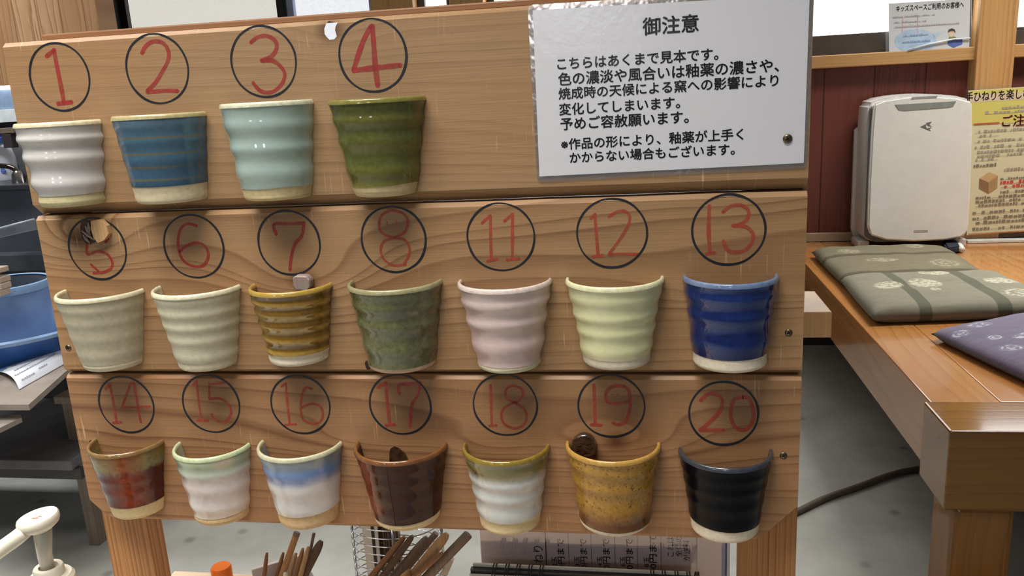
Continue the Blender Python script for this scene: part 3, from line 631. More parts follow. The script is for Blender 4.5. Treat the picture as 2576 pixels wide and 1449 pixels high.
CUPS = [
 (1, 'white grey wavy half cup under number 1 with a bare khaki foot', -0.5953, 1.0946, 1.0085, 0.045, 0.034, .14, 'olive', rm('pale', (222, 208, 172), 0.3), dict(ridges=4, amp=0.0016, ph=0.5, flare=0.1, sl=0.12)),
 (2, 'slate blue half cup under number 2 with brown grooves', -0.4815, 1.0968, 1.0090, 0.048, 0.037, .20, 'beige', rm('worn', (176, 164, 118), 0.3, (206, 196, 168)), dict(ridges=4.5, amp=0.0004, ph=1.0, flare=0.0, sl=0.0)),
 (3, 'pale celadon half cup under number 3', -0.366, 1.1028, 1.0080, 0.047, 0.036, .13, 'straw', rm('cream_celadon', (206, 206, 180)), dict(ridges=3.6, amp=0.001, ph=2.4, flare=0.25, sl=0.1, wavy=0.008, footin=0.0015)),
 (4, 'glossy olive green half cup under number 4', -0.2535, 1.1005, 1.0075, 0.048, 0.0325, .115, 'straw', rm('olive_rim', (124, 118, 60), 0.15, (150, 142, 90)), dict(ridges=4, amp=0.0009, ph=0.8, flare=0.1, sl=0.1, wavy=0.006, droop=0.006, footin=0.0015)),
 (5, 'plain matte beige half cup under number 5', -0.5819, 0.9152, 0.8300, .0484, .0325, .10, 'cream', rm('beige_rim', (206, 198, 166), 0.35), dict(ridges=5, amp=0.0003, ph=0.6, flare=0.05, sl=0.1)),
 (6, 'matte cream ridged half cup under number 6', -0.4693, 0.9178, 0.8300, .0477, .0320, .12, 'cream', rm('cream_rim', (210, 204, 176), 0.35), dict(ridges=5.2, amp=0.0006, ph=2.2, flare=0.1, sl=0.12)),
 (7, 'amber brown banded half cup under number 7', -0.3645, 0.9182, 0.8360, 0.0445, 0.032, .15, 'white', rm('honey_rim', (172, 142, 66), 0.12), dict(ridges=6.2, amp=0.0008, ph=0.5, flare=0.25, sl=0.2)),
 (8, 'dark moss green half cup under number 8', -0.2520, 0.9200, 0.8300, .0490, .0355, .06, 'pink', rm('moss_rim', (150, 146, 108), 0.25, (112, 110, 78)), dict(ridges=4, amp=0.0008, ph=1.2, flare=0.15, sl=0.15)),
 (11, 'pale pink wavy half cup under number 11', -0.1392, 0.9190, 0.8290, 0.0475, 0.0322, .075, 'cream', rm('pink_rim', (216, 198, 190)), dict(ridges=3.7, amp=0.0013, ph=1.6, flare=0.2, sl=-0.1)),
 (12, 'pale yellow wavy half cup under number 12', -0.0305, 0.9194, 0.8330, 0.048, 0.0332, .12, 'white', rm('yellow_rim', (220, 218, 178)), dict(ridges=4.6, amp=0.0007, ph=2.6, flare=0.25, sl=-0.15)),
 (13, 'glossy cobalt blue half cup under number 13', 0.079, 0.9198, 0.8310, 0.0445, 0.035, .15, 'white', rm('blue_grey_rim', (104, 124, 160), 0.12, (130, 144, 170)), dict(ridges=3.6, amp=0.0008, ph=1.4, flare=0.4, sl=0.0)),
 (14, 'red brown half cup with dripping olive rim under number 14', -0.5835, 0.7396, 0.6530, 0.044, 0.03, .19, 'straw', rm('brown_olive_rim', (124, 96, 60), 0.08, (104, 92, 58)), dict(ridges=5.5, amp=0.0003, ph=1.4, flare=0.1, sl=0.1)),
 (15, 'blush white half cup with pale green rim under number 15', -0.4795, 0.7372, 0.6495, 0.0438, 0.0312, .11, 'tan', rm('green_rim', (186, 198, 158)), dict(ridges=4.5, amp=0.0007, ph=0.4, flare=0.1, sl=0.25, droop=0.01)),
 (16, 'white half cup with cloudy blue band under number 16', -0.3755, 0.7410, 0.6500, 0.0475, 0.0335, .19, 'tan', rm('pale_green_rim', (190, 188, 156)), dict(ridges=4.5, amp=0.0004, ph=0.4, flare=0.15, sl=0.1, droop=0.015)),
 (17, 'glossy dark chestnut half cup under number 17', -0.2615, 0.7416, 0.6540, 0.051, 0.0358, .095, 'straw', rm('chestnut_rim', (120, 78, 44), 0.08, (84, 46, 24)), dict(ridges=5, amp=0.0002, ph=0.4, flare=0.15, sl=0.1, droop=0.012)),
 (18, 'white half cup with olive brown rim under number 18', -0.1478, 0.7418, 0.6515, 0.0465, 0.0325, .17, 'straw', rm('olive_brown_rim', (136, 114, 46), 0.08, (112, 98, 48)), dict(ridges=4.5, amp=0.0007, ph=2.0, flare=0.3, sl=0.15)),
 (19, 'speckled mustard half cup under number 19', -0.0364, 0.7454, 0.6570, 0.0487, 0.0368, .06, 'white', rm('mustard_rim', (182, 142, 70), 0.2), dict(ridges=3.8, amp=0.0007, ph=1.0, flare=0.4, sl=0.1, droop=-0.012)),
 (20, 'navy black half cup under number 20', 0.0757, 0.7398, 0.6520, 0.0465, 0.0338, .16, 'white', rm('dark_grey_rim', (58, 62, 70), 0.2, (40, 46, 58)), dict(ridges=5, amp=0.0003, ph=1.0, flare=0.3, sl=0.1, droop=-0.015)),
]
for n_, lab, cx, zt, zb, r1, r0, ft, cl, rmat, kw in CUPS:
    cup(n_, lab, cx, zt, zb, r1, r0, ft, G_[n_], CL[cl], rmat, **kw)

# ------------------------------------------------------------------ notice sign on the board
SY = PY - 0.0012
N = thing('notice_sign', 'white laminated Japanese notice screwed to the top plank', 'sign', (0.0, SY, 1.09))
def paper_mat(name, c, rough=0.6, sc=90, spec=0.3):
    n = NT(name); x, y, z = n.xyz(); v = n.comb(x, y, z)
    n.bump(n.noise(v, sc, 2), 0.08, 0.002)
    return n.fin(n.ramp(n.noise(v, 6, 2), [(0.3, tuple(q * 0.97 for q in rgb(*c)[:3])), (0.7, rgb(*c))]), rough, 0, spec)
def sheet(bm, corners, th, y):
    prism(bm, [Vector((p.x, y, p.z)) for p in corners], (0, th, 0))
def rounded(c, r=0.006, k=4):
    out = []; n = len(c)
    for i in range(n):
        p0, p, p1 = Vector(c[i - 1]), Vector(c[i]), Vector(c[(i + 1) % n])
        a = p + (p0 - p).normalized() * r; b = p + (p1 - p).normalized() * r
        for j in range(k + 1):
            t = j / k; out.append(a * (1 - t) ** 2 + p * 2 * t * (1 - t) + b * t * t)
    return out
pc = [at(*q, SY) for q in ((1340, 26), (2037, -14), (2022, 410), (1357, 444))]
fc = [at(*q, SY) for q in ((1327, 12), (2050, -30), (2031, 423), (1351, 459))]
bm = bmesh.new(); sheet(bm, pc, 0.0002, SY); obj('paper', bm, paper_mat('notice_paper', (226, 225, 230)), N)
bm = bmesh.new(); sheet(bm, rounded(fc), 0.0003, SY + 0.0003); obj('laminate_edge', bm, film_mat('laminate_edge_film', (0.95, 0.93, 0.93, 1), 0.22, 0.2, 0.5, 70), N)
TX = [('御注意', (958, 270), (1380, 240), 132, 0.012), ('こちらはあくまで見本です。', (310, 532), (1530, 455), 104, 0.012), ('色の濃淡や風合いは釉薬の濃さや、', (318, 652), (1990, 545), 104, 0.012),
      ('焼成時の天候による窯への影響により', (320, 758), (1985, 655), 104, 0.012), ('変化してしまいます。', (325, 877), (1240, 822), 100, 0.012), ('予めご容赦願います。', (335, 990), (1305, 934), 100, 0.012),
      ('※作品の形により、釉薬が上手く', (340, 1140), (1720, 1062), 104, 0.012), ('かからない場合もございます。', (405, 1240), (1655, 1175), 96, 0.012)]
for s, a, b, h, bo in TX:
    p, q = at(1300 + a[0] / 3.019, a[1] / 3.019, SY), at(1300 + b[0] / 3.019, b[1] / 3.019, SY)
    k = (p - CAM).length / F * 1.02
    text('lettering', s, p, q, None, M['black_ink'], N, bold=bo + 0.008, lift=0.0003)
bm = bmesh.new(); bm.faces.new([bm.verts.new((p.x, SY - 0.0006, p.z)) for p in [p.lerp(sum(fc, Vector()) / 4, 0.004) for p in rounded(fc)]])
obj('laminate_film', bm, film_mat('clear_laminate', (1, 1, 1, 1), 0.03, 0.24, 0.12, 160), N)
q = at(1981, 349, SY); screw(q.x, q.z, N, SY - 0.0008, 0.0042)

# ------------------------------------------------------------------ timber platform with cushions at right
PT = thing('timber_platform', 'varnished timber platform with thick beams along the back wall', 'platform', (0.56, 1.52, 0))
vw = wood('varnished_board', (178, 122, 66), (142, 88, 42), 'Y', freq=26, line=0.5, rough=0.22, seed=4.4, coat=0.6, wav=0.05, xs=1.2)
vw2 = wood('varnished_beam', (130, 86, 18), (96, 58, 8), 'X', freq=40, line=0.6, rough=0.15, seed=9.4, coat=0.5, wav=0.03, xs=1.6)
vw3 = wood('varnished_leg', (140, 90, 24), (104, 62, 12), 'Z', freq=40, line=0.6, rough=0.3, seed=3.4, coat=0.4, wav=0.03, xs=1.6)
boxo('side_beam', (0.567, 0.70, 1.66, BY - 0.02, 0.292, 0.44), vw, PT, bev=0.003)
boxo('front_beam', (0.555, 2.4, 1.519, 1.668, 0.277, 0.4405), vw2, PT, bev=0.004)
boxo('deck_board', (0.701, 1.06, 1.67, BY - 0.02, 0.40, 0.4395), vw, PT, bev=0.002)
boxo('deck_board', (1.062, 1.7, 1.67, BY - 0.02, 0.40, 0.4395), vw, PT, bev=0.002)
boxo('deck_board', (1.702, 2.4, 1.67, BY - 0.02, 0.40, 0.4395), vw, PT, bev=0.002)
bm = bmesh.new(); box(bm, 0.578, 0.69, 1.535, 1.652, 0.0, 0.277, bev=0.012); obj('leg', bm, vw3, PT)
bm = bmesh.new(); box(bm, 2.25, 2.36, 1.535, 1.652, 0.0, 0.277, bev=0.012); obj('leg', bm, vw3, PT)

dk = plain('under_shade_dark', rgb(46, 36, 30), 0.8)  # added dark boards that stand in for the shade beneath the platform
boxo('under_shade_panel', (0.86, 2.39, 2.05, 2.07, 0.0, 0.399), dk, PT, bev=0)
boxo('under_shade_panel', (0.30, 2.39, BY - 0.012, BY - 0.001, 0.0, 0.28), dk, PT, bev=0)

def fabric(name, c, dark, light, bands=(), motifs=(), axis='u'):
    n = NT(name); u, v, _ = n.xyz('UV'); X, Y, Z = n.xyz()
    wv = n.noise(n.comb(n.f('MULTIPLY', X, 900), n.f('MULTIPLY', Y, 900), n.f('MULTIPLY', Z, 900)), 1, 1)
    col = n.mix(wv, rgb(*[q * 0.86 for q in c]), rgb(*[min(255, q * 1.12) for q in c]))
    st = n.noise(n.comb(n.f('MULTIPLY', u, 6), n.f('MULTIPLY', v, 60), 0), 1, 2)
    col = n.mix(n.mapr(st, 0.4, 0.7, 0, 0.25), col, rgb(*dark))
    for ax, p, wd in bands:
        k = n.mapr(n.f('ABSOLUTE', n.f('SUBTRACT', u if ax == 'u' else v, p)), wd * 0.85, wd, 0.85, 0)
        col = n.mix(k, col, rgb(*dark))
    for mu, mv, ru, rv, hollow in motifs:
        d = n.f('SQRT', n.f('ADD', n.f('POWER', n.f('ABSOLUTE', n.f('DIVIDE', n.f('SUBTRACT', u, mu), ru)), 2), n.f('POWER', n.f('ABSOLUTE', n.f('DIVIDE', n.f('SUBTRACT', v, mv), rv)), 2)))
        k = n.mapr(d, 0.85, 1.0, 1, 0)
        pt = n.noise(n.comb(n.f('MULTIPLY', u, 42), n.f('MULTIPLY', v, 42), mu * 9), 1, 1)
        k = n.f('MULTIPLY', k, n.mapr(pt, 0.42, 0.55, 0.15, 0.8))
        if hollow: k = n.f('MULTIPLY', k, n.mapr(n.f('FRACT', n.f('MULTIPLY', d, 2.6)), 0.4, 0.5, 0.2, 1))
        col = n.mix(k, col, rgb(*light))
    n.bump(wv, 0.25, 0.001)
    return n.fin(col, 0.9, 0, 0.15)
def cushion(label, P, th, mat, sag=0.0, zb=0.4405, seed=0, name='floor_cushion'):
    # P: four corners (x, y) in order: front left, front right, back right, back left
    bm = bmesh.new(); uv = bm.loops.layers.uv.new('UVMap'); n = 40; meta = {}
    P = [Vector(p) for p in P]
    def pt(u, v): return P[0] * (1 - u) * (1 - v) + P[1] * u * (1 - v) + P[2] * u * v + P[3] * (1 - u) * v
    def grid(top):
        g = []
        for j in range(n + 1):
            row = []
            for i in range(n + 1):
                u, v = i / n, j / n
                e = (1 - abs(2 * u - 1) ** 9) * (1 - abs(2 * v - 1) ** 9)
                e = max(0, e) ** 0.5
                q = pt(u, v); cen = (P[0] + P[1] + P[2] + P[3]) / 4
                pin = 0.03 * (abs(2 * u - 1) * (1 - abs(2 * v - 1)) + abs(2 * v - 1) * (1 - abs(2 * u - 1)))
                q = q.lerp(cen, 0.02 - pin * 0.4)
                wr = 0.004 * mnoise.noise(Vector((u * 5 + seed, v * 5, seed))) + 0.0018 * mnoise.noise(Vector((u * 18 + seed, v * 7, seed)))
                z = zb + th * 0.42 + (th * 0.58 * e + wr * e if top else -th * 0.42 * min(1, e * 1.3))
                vv = bm.verts.new((q.x, q.y, z)); meta[vv] = (u, v); row.append(vv)
            g.append(row)
        for j in range(n):
            for i in range(n): bm.faces.new((g[j][i], g[j][i + 1], g[j + 1][i + 1], g[j + 1][i]))
    grid(True); grid(False)
    for f in bm.faces:
        for l in f.loops: l[uv].uv = meta[l.vert]
    bmesh.ops.remove_doubles(bm, verts=bm.verts, dist=1e-5)
    o = obj(name, bm, mat, None, True); tag(o, label, 'cushion', 'floor cushions on the timber platform')
    return o
f1 = fabric('olive_fabric_striped', (112, 106, 86), (78, 72, 58), (150, 142, 122), [('v', 0.03, 0.1), ('v', 0.60, 0.03)], [(0.22, 0.72, 0.09, 0.08, 0), (0.74, 0.85, 0.07, 0.09, 0), (0.38, 0.42, 0.13, 0.07, 0), (0.78, 0.28, 0.13, 0.13, 1), (0.5, 0.9, 0.06, 0.05, 0)])
f2 = fabric('olive_fabric_crossed', (126, 122, 106), (82, 84, 70), (182, 180, 158), [('u', 0.28, 0.035), ('u', 0.68, 0.04)], [(0.2, 0.52, 0.09, 0.1, 0), (0.42, 0.55, 0.1, 0.12, 0), (0.56, 0.86, 0.1, 0.1, 0), (0.85, 0.55, 0.1, 0.1, 0), (0.84, 0.2, 0.12, 0.12, 1), (0.42, 0.35, 0.03, 0.05, 0)])
f3 = fabric('purple_fabric', (112, 106, 122), (76, 72, 86), (178, 182, 192), [], [(0.06, 0.82, 0.05, 0.05, 1), (0.14, 0.66, 0.04, 0.04, 1), (0.12, 0.5, 0.06, 0.05, 1), (0.3, 0.62, 0.10, 0.04, 0), (0.2, 0.88, 0.07, 0.05, 1), (0.42, 0.45, 0.12, 0.12, 1), (0.55, 0.8, 0.1, 0.1, 1)])
cushion('olive patterned floor cushion by the air purifier', [(0.60, 2.58), (1.04, 2.60), (1.07, 3.12), (0.60, 3.10)], 0.05, f1, seed=1)
cushion('grey olive floor cushion with dark crossing bands, nearest the board', [(0.585, 2.20), (1.10, 2.26), (1.07, 2.66), (0.60, 2.64)], 0.055, f2, seed=4)
cushion('purple floor cushion with pale dyed motifs', [(0.80, 1.66), (1.32, 1.84), (1.20, 2.36), (0.69, 2.08)], 0.04, f3, seed=7)
# small dark pouch
k = thing('cloth_pouch', 'small dark navy cloth pouch with a white end beside the purifier', 'pouch', (1.12, 3.1, 0.4405))
bm = bmesh.new(); pts = [atz(*q, 0.452) for q in ((2370, 612), (2405, 606), (2418, 628), (2382, 634))]
prism(bm, [Vector((p.x, p.y, 0.441)) for p in pts], (0, 0, 0.024)); bmesh.ops.bevel(bm, geom=bm.edges[:], offset=0.006, segments=2, affect='EDGES'); obj('cloth', bm, plain('navy_cloth', rgb(30, 32, 46), 0.9), k)
bm = bmesh.new(); a, b = atz(2408, 608, 0.455), atz(2420, 627, 0.455); tube(bm, [a, a.lerp(b, .5), b], [0.006, 0.010, 0.011], 10); obj('end_tag', bm, M['white_plastic'], k, True, label='white end')

# air purifier
PF = 3.20
A_ = thing('air_purifier', 'white freestanding air purifier against the red brown wall', 'air purifier', (0.97, 3.28, 0.4405))
glossw = plain('white_gloss_plastic', rgb(226, 226, 218), 0.12, var=0.015, coat=0.5); grey_pl = plain('grey_gap', rgb(96, 102, 104), 0.4); shellw = plain('white_shell', rgb(210, 206, 202), 0.3, var=0.015)
def px_poly(pts, Y): return [at(x, y, Y) for x, y in pts]
def extr(name, pts, dy, mat, parent, bev=0.0, seg=3, label=None):
    bm = bmesh.new(); prism(bm, pts, (0, dy, 0)); bmesh.ops.recalc_face_normals(bm, faces=bm.faces)
    if bev: bmesh.ops.bevel(bm, geom=[e for e in bm.edges], offset=bev, segments=seg, affect='EDGES', clamp_overlap=True)
    return obj(name, bm, mat, parent, label=label, angle=0.5)
extr('shell', px_poly([(2186, 262), (2205, 250), (2260, 240), (2320, 236), (2380, 238), (2420, 243), (2444, 252), (2444, 300), (2438, 580), (2420, 603), (2200, 610), (2172, 600), (2170, 560), (2180, 330)], PF + 0.03), 0.15, shellw, A_, 0.012)
extr('inner_frame', px_poly([(2192, 270), (2440, 262), (2434, 585), (2400, 604), (2200, 610), (2178, 596)], PF + 0.012), 0.03, grey_pl, A_, 0.004)
extr('front_panel', px_poly([(2200, 262), (2225, 252), (2290, 242), (2350, 241), (2410, 246), (2446, 256), (2446, 330), (2443, 460), (2438, 560), (2434, 584), (2420, 596), (2380, 604), (2300, 608), (2230, 604), (2190, 592), (2183, 570), (2187, 460), (2194, 330)], PF - 0.012), 0.026, glossw, A_, 0.006)
extr('top_handle', px_poly([(2251, 263), (2406, 254), (2398, 268), (2385, 271), (2275, 279), (2260, 277)], PF - 0.0135), 0.004, plain('handle_recess', rgb(132, 138, 130), 0.35), A_, 0.001, 1)
extr('top_slot', px_poly([(2292, 249), (2356, 245), (2360, 241), (2296, 244)], PF - 0.0135), 0.006, plain('slot_grey', rgb(150, 154, 152), 0.4), A_, 0.0)
bm = bmesh.new()
for poly in ([(2315, 319), (2332, 311), (2329, 318), (2334, 327)], [(2330, 309), (2344, 306), (2338, 314), (2344, 318), (2334, 317)], [(2332, 323), (2344, 320), (2338, 325), (2342, 329), (2334, 327)]):
    prism(bm, px_poly(poly, PF - 0.0128), (0, 0.001, 0))
obj('emblem', bm, plain('emblem_grey', rgb(106, 110, 106), 0.3), A_)
extr('name_bar', px_poly([(2299, 579), (2334, 578), (2334, 584), (2299, 585)], PF - 0.0126), 0.001, plain('bar_grey', rgb(170, 166, 150), 0.4), A_)
extr('side_cover', px_poly([(2152, 322), (2172, 320), (2170, 330), (2186, 336), (2176, 560), (2172, 604), (2150, 600), (2142, 578)], PF + 0.16), 0.03, shellw, A_, 0.006)
for x0 in ((2152, 2180), (2390, 2420)):
    p, q = at(x0[0], 612, PF + 0.08), at(x0[1], 612, PF + 0.08)
    boxo('foot', (p.x, q.x, PF + 0.04, PF + 0.15, 0.4405, 0.470), shellw, A_, bev=0.004)
extr('side_cover', px_poly([(2166, 285), (2190, 262), (2210, 255), (2210, 330), (2180, 325), (2164, 312)], PF + 0.17), 0.02, shellw, A_, 0.004)

# laminated kids space sign on the sill
K = thing('kids_sign', 'white laminated sign with a pale blue drawing on the window sill', 'sign', (1.1, 3.36, 1.17))
KY = 3.372
bm = bmesh.new(); sheet(bm, px_poly([(2236, 9), (2441, -4), (2438, 128), (2237, 141)], KY), 0.003, KY); obj('paper', bm, paper_mat('kids_paper', (208, 212, 214)), K)
bm = bmesh.new(); sheet(bm, rounded(px_poly([(2228, 6), (2446, -9), (2444, 131), (2229, 143)], KY), 0.01), 0.002, KY + 0.003); obj('laminate_edge', bm, film_mat('laminate_rim', (1, 1, 1, 1), 0.3, 0.3), K)
def ktext(s, a, b, hpx, mat, par, Y, bold=0.0, lift=0.0012):
    p, q = at(*a, Y), at(*b, Y); return text('lettering', s, p, q, hpx * (p - CAM).length / F, mat, par, bold=bold, lift=lift)
ktext('キッズスペースご利用のお客様へ', (2254, 30), (2424, 19), 13, plain('grey_print', rgb(98, 98, 108), 0.6), K, KY, 0.01)
def textlines(par, rows, mat, Y, name='text_line', lift=0.0012):
    L = Vector((0, lift, 0))
    for (x0, y0), (x1, y1), h in rows:
        x = x0; bm = bmesh.new()
        while x < x1:
            wd = R_.uniform(0.5, 1.3) * h; xe = min(x1, x + wd); xg = min(x1, xe + 0.3 * h); gf = lambda q: y0 + (y1 - y0) * (q - x0) / (x1 - x0)
            for xa, xb, hh in ((x, xe, h * R_.uniform(0.55, 1) if R_.random() > 0.12 else h * 0.12), (xe, xg, h * 0.1)):
                if xb > xa + 0.01: quad(bm, [at(xa, gf(xa), Y) - L, at(xb, gf(xb), Y) - L, at(xb, gf(xb) - hh, Y) - L, at(xa, gf(xa) - hh, Y) - L])
            x = xg
        bmesh.ops.remove_doubles(bm, verts=bm.verts, dist=1e-5)
        obj(name, bm, mat, par)
pinkg = plain('faint_print', rgb(168, 160, 168), 0.7); blueg = plain('blue_print', rgb(130, 152, 190), 0.7)
def kel(cx, cy, rx, ry, n=28): return px_poly([(cx + rx * math.cos(2 * PI * i / n), cy + ry * math.sin(2 * PI * i / n)) for i in range(n)], KY - 0.0006)
extr('speech_bubble', kel(2303, 103, 53, 30), 0.0005, plain('pale_blue_print', rgb(176, 200, 222), 0.7), K)
extr('speech_bubble', px_poly([(2340, 84), (2374, 78), (2350, 98)], KY - 0.0006), 0.0005, plain('pale_blue_print', rgb(186, 206, 224), 0.7), K)
textlines(K, [((2246, 46), (2352, 38), 4), ((2246, 59), (2330, 54), 4), ((2246, 71), (2414, 60), 4)], pinkg, KY)
textlines(K, [((2270, 93), (2334, 89), 5), ((2270, 109), (2340, 104), 5)], blueg, KY, lift=0.0016)
pk = plain('red_print_line', rgb(214, 168, 172), 0.7)
for x in (2270, 2308): extr('ruled_line', px_poly([(x, 40), (x + 2, 40), (x + 1, 84), (x - 1, 84)], KY - 0.0009), 0.0003, pk, K)
extr('drawn_face', kel(2394, 85, 8, 9), 0.0006, plain('skin_print', rgb(222, 196, 176), 0.7), K)
extr('drawn_hair', px_poly([(2385, 82), (2386, 75), (2394, 71), (2402, 74), (2404, 82), (2398, 78), (2390, 79)], KY - 0.0013), 0.0006, plain('hair_print', rgb(76, 64, 62), 0.7), K)
extr('drawn_shirt', px_poly([(2385, 101), (2388, 93), (2402, 92), (2410, 99)], KY - 0.0011), 0.0006, plain('green_print', rgb(120, 136, 92), 0.7), K)
extr('drawn_box', px_poly([(2384, 102), (2421, 98), (2421, 111), (2398, 120), (2384, 112)], KY - 0.0009), 0.0006, plain('royal_print', rgb(84, 106, 176), 0.7), K)
bm = bmesh.new(); tube(bm, px_poly([(2285, 125), (2340, 110), (2400, 98), (2440, 96)], KY - 0.006), 0.0028, 8); obj('clip_rod', bm, plain('clear_white_rod', rgb(232, 238, 238), 0.2), K, True)

# yellow poster in acrylic stand
YP = 3.33
Q = thing('poster_stand', 'yellow headed Japanese instruction poster in a clear stand beside the purifier', 'poster', (1.4, YP, 0.4405))
acr = film_mat('acrylic', (1, 1, 1, 1), 0.0, 0.2)
bm = bmesh.new(); sheet(bm, px_poly([(2436, 228), (2760, 206), (2745, 570), (2432, 592)], YP), 0.002, YP); obj('poster_sheet', bm, paper_mat('poster_paper', (226, 222, 184)), Q)
extr('yellow_header', px_poly([(2438, 230), (2758, 208), (2752, 300), (2440, 314)], YP - 0.001), 0.0006, paper_mat('yellow_paper', (222, 214, 116)), Q)
extr('pink_strip', px_poly([(2439, 240), (2757, 219), (2756, 240), (2440, 258)], YP - 0.0014), 0.0004, paper_mat('pink_strip', (226, 208, 176)), Q)
ktext('手ひねりを楽しむ', (2428, 257), (2590, 247), 21, plain('maroon_print', rgb(108, 60, 72), 0.6), Q, YP, 0.012, 0.002)
redp = plain('red_print', rgb(206, 74, 62), 0.6)
ktext('ご注意', (2520, 319), (2606, 314), 24, redp, Q, YP, 0.02, 0.002)
extr('red_rule', px_poly([(2450, 311), (2514, 307), (2514, 311), (2450, 315)], YP - 0.0016), 0.0005, plain('rust_print', rgb(190, 96, 62), 0.6), Q)
gp = plain('text_grey', rgb(168, 160, 146), 0.7); gd = plain('text_dark', rgb(132, 124, 110), 0.7)
def rowsl(L): return [((x0, y), (x1, y - (x1 - x0) * 0.065), h) for x0, x1, y, h in L]
textlines(Q, rowsl([(2520, 2700, 275, 8), (2478, 2700, 288, 8), (2452, 2700, 335, 7), (2458, 2512, 345, 7), (2452, 2700, 359, 7), (2452, 2700, 374, 7), (2458, 2700, 386, 7), (2458, 2700, 396, 7), (2454, 2510, 405, 7), (2526, 2700, 430, 7)]), gp, YP, lift=0.002)
textlines(Q, rowsl([(2449, 2506, 421, 8), (2516, 2700, 452, 6), (2516, 2700, 486, 7), (2454, 2700, 501, 7), (2454, 2700, 511, 7), (2454, 2640, 521, 7), (2446, 2700, 539, 8), (2446, 2700, 553, 8), (2454, 2700, 564, 8), (2446, 2700, 580, 8)]), gd, YP, lift=0.002)
textlines(Q, rowsl([(2516, 2700, 463, 8), (2516, 2700, 473, 8)]), redp, YP, lift=0.002)
for nm, pl, cc in (('drawn_clay_top', [(2464, 449), (2488, 433), (2510, 442), (2487, 459)], (206, 172, 124)), ('drawn_clay_front', [(2464, 449), (2487, 459), (2487, 487), (2463, 474)], (140, 108, 76)), ('drawn_clay_side', [(2487, 459), (2510, 442), (2509, 472), (2487, 487)], (176, 144, 100))):
    extr(nm, px_poly(pl, YP - 0.0016), 0.0005, plain('clay_print', rgb(*cc), 0.7), Q)
extr('red_rule', px_poly([(2436, 588), (2745, 570), (2745, 573), (2436, 591)], YP - 0.0016), 0.0005, plain('rust_print_low', rgb(196, 128, 72), 0.6), Q)
bm = bmesh.new(); sheet(bm, px_poly([(2426, 221), (2770, 197), (2752, 585), (2428, 602)], YP - 0.006), 0.002, YP - 0.006); obj('acrylic_front', bm, acr, Q)
p0 = at(2428, 602, YP)
boxo('acrylic_foot', (p0.x, p0.x + 0.5, YP - 0.03, YP + 0.01, 0.4405, 0.4505), plain('acrylic_edge', rgb(206, 206, 196), 0.2), Q, bev=0.001)
# cable on the floor
bm = bmesh.new(); tube(bm, smoothpts([Vector((p.x, p.y, 0.009)) for p in [atz(*q, 0.009) for q in ((1900, 1335), (2010, 1285), (2080, 1252), (2160, 1224), (2240, 1195), (2310, 1180), (2420, 1172), (2560, 1176))]]), 0.0085, 10)
tag(obj('floor_cable', bm, plain('grey_brown_cable', rgb(84, 72, 60), 0.6), None, True), 'dark cable running across the floor under the timber platform', 'cable')

# ------------------------------------------------------------------ table under the board and things on it
tw = wood('pale_table_top', (208, 188, 164), (186, 162, 136), 'X', freq=60, line=0.4, seed=2.9, rough=0.5)
T = thing('display_table', 'low pale wooden table carrying the display board', 'table', (-0.25, 0.7, 0))
boxo('tabletop', (-0.672, 0.155, 0.575, 0.946, 0.435, 0.46), tw, T, bev=0.002)
for x, y in ((-0.64, 0.605), (-0.64, 0.91), (0.12, 0.605), (0.12, 0.91)):
    boxo('leg', (x - 0.02, x + 0.02, y - 0.02, y + 0.02, 0, 0.435), tw, T, bev=0.002)

# pump bottle
PBx, PBy = at(124, 1440, 0.62).x, 0.62
B_ = thing('pump_bottle', 'cream pump dispenser bottle in front of the left post', 'bottle', (PBx, PBy, 0.46))
cpl = M['cream_plastic']
bm = bmesh.new(); lathe(bm, [(0, 0), (0.03, 0), (0.033, 0.004), (0.033, 0.16), (0.03, 0.178), (0.02, 0.188), (0, 0.188)], (PBx, PBy, 0.46), 36); obj('bottle_body', bm, cpl, B_, angle=0.6)
bm = bmesh.new(); lathe(bm, [(0, 0.186), (0.0215, 0.186), (0.0215, 0.206), (0.019, 0.2095), (0.0135, 0.210), (0.0135, 0.2175), (0.0125, 0.219), (0.0085, 0.219), (0.008, 0.214), (0, 0.214)], (PBx, PBy, 0.46), 36); obj('screw_collar', bm, cpl, B_, angle=0.6)
hp = at(104, 1330, 0.615)
bm = bmesh.new(); tube(bm, [(PBx, PBy, 0.67), (PBx - 0.001, PBy, 0.69), (hp.x + 0.001, hp.y, hp.z)], [0.0062, 0.0064, 0.0085], 20); obj('pump_stem', bm, cpl, B_, True)
bm = bmesh.new(); lathe(bm, [(0, -0.002), (0.0085, -0.0015), (0.0125, 0.001), (0.0165, 0.004), (0.0182, 0.007), (0.0185, 0.0115), (0.0175, 0.0135), (0.0155, 0.0140), (0.013, 0.0130), (0, 0.0125)], (0, 0, 0), 36)
tl = Matrix.Rotation(-0.10, 4, 'Y') @ Matrix.Rotation(0.05, 4, 'X')
for v in bm.verts: v.co = Vector(hp) + tl @ v.co
obj('pump_head', bm, cpl, B_, angle=0.8)
sp = [hp + Vector((-0.008, -0.004, 0.006)), at(52, 1345, 0.60), at(0, 1383, 0.59), at(-60, 1428, 0.575)]
bm = bmesh.new(); tube(bm, smoothpts(sp), [0.0085] * 5 + [0.0072] * 20, 18)
obj('spout', bm, cpl, B_, True)
tp = hp + Vector((0, 0, 0.0135))
bm = bmesh.new()
for i, (dx, dy, ww) in enumerate(((-0.006, 0.003, 0.006), (-0.003, 0.0, 0.012), (-0.002, -0.003, 0.008))):
    q = [Vector((hp.x + dx + s * ww / 2, hp.y + dy + t * 0.0011, 0)) for s, t in ((-1, -1), (1, -1), (1, 1), (-1, 1))]
    quad(bm, [Vector((a.x, a.y, hp.z + 0.0143 + (a.x - hp.x) * 0.10)) for a in q])
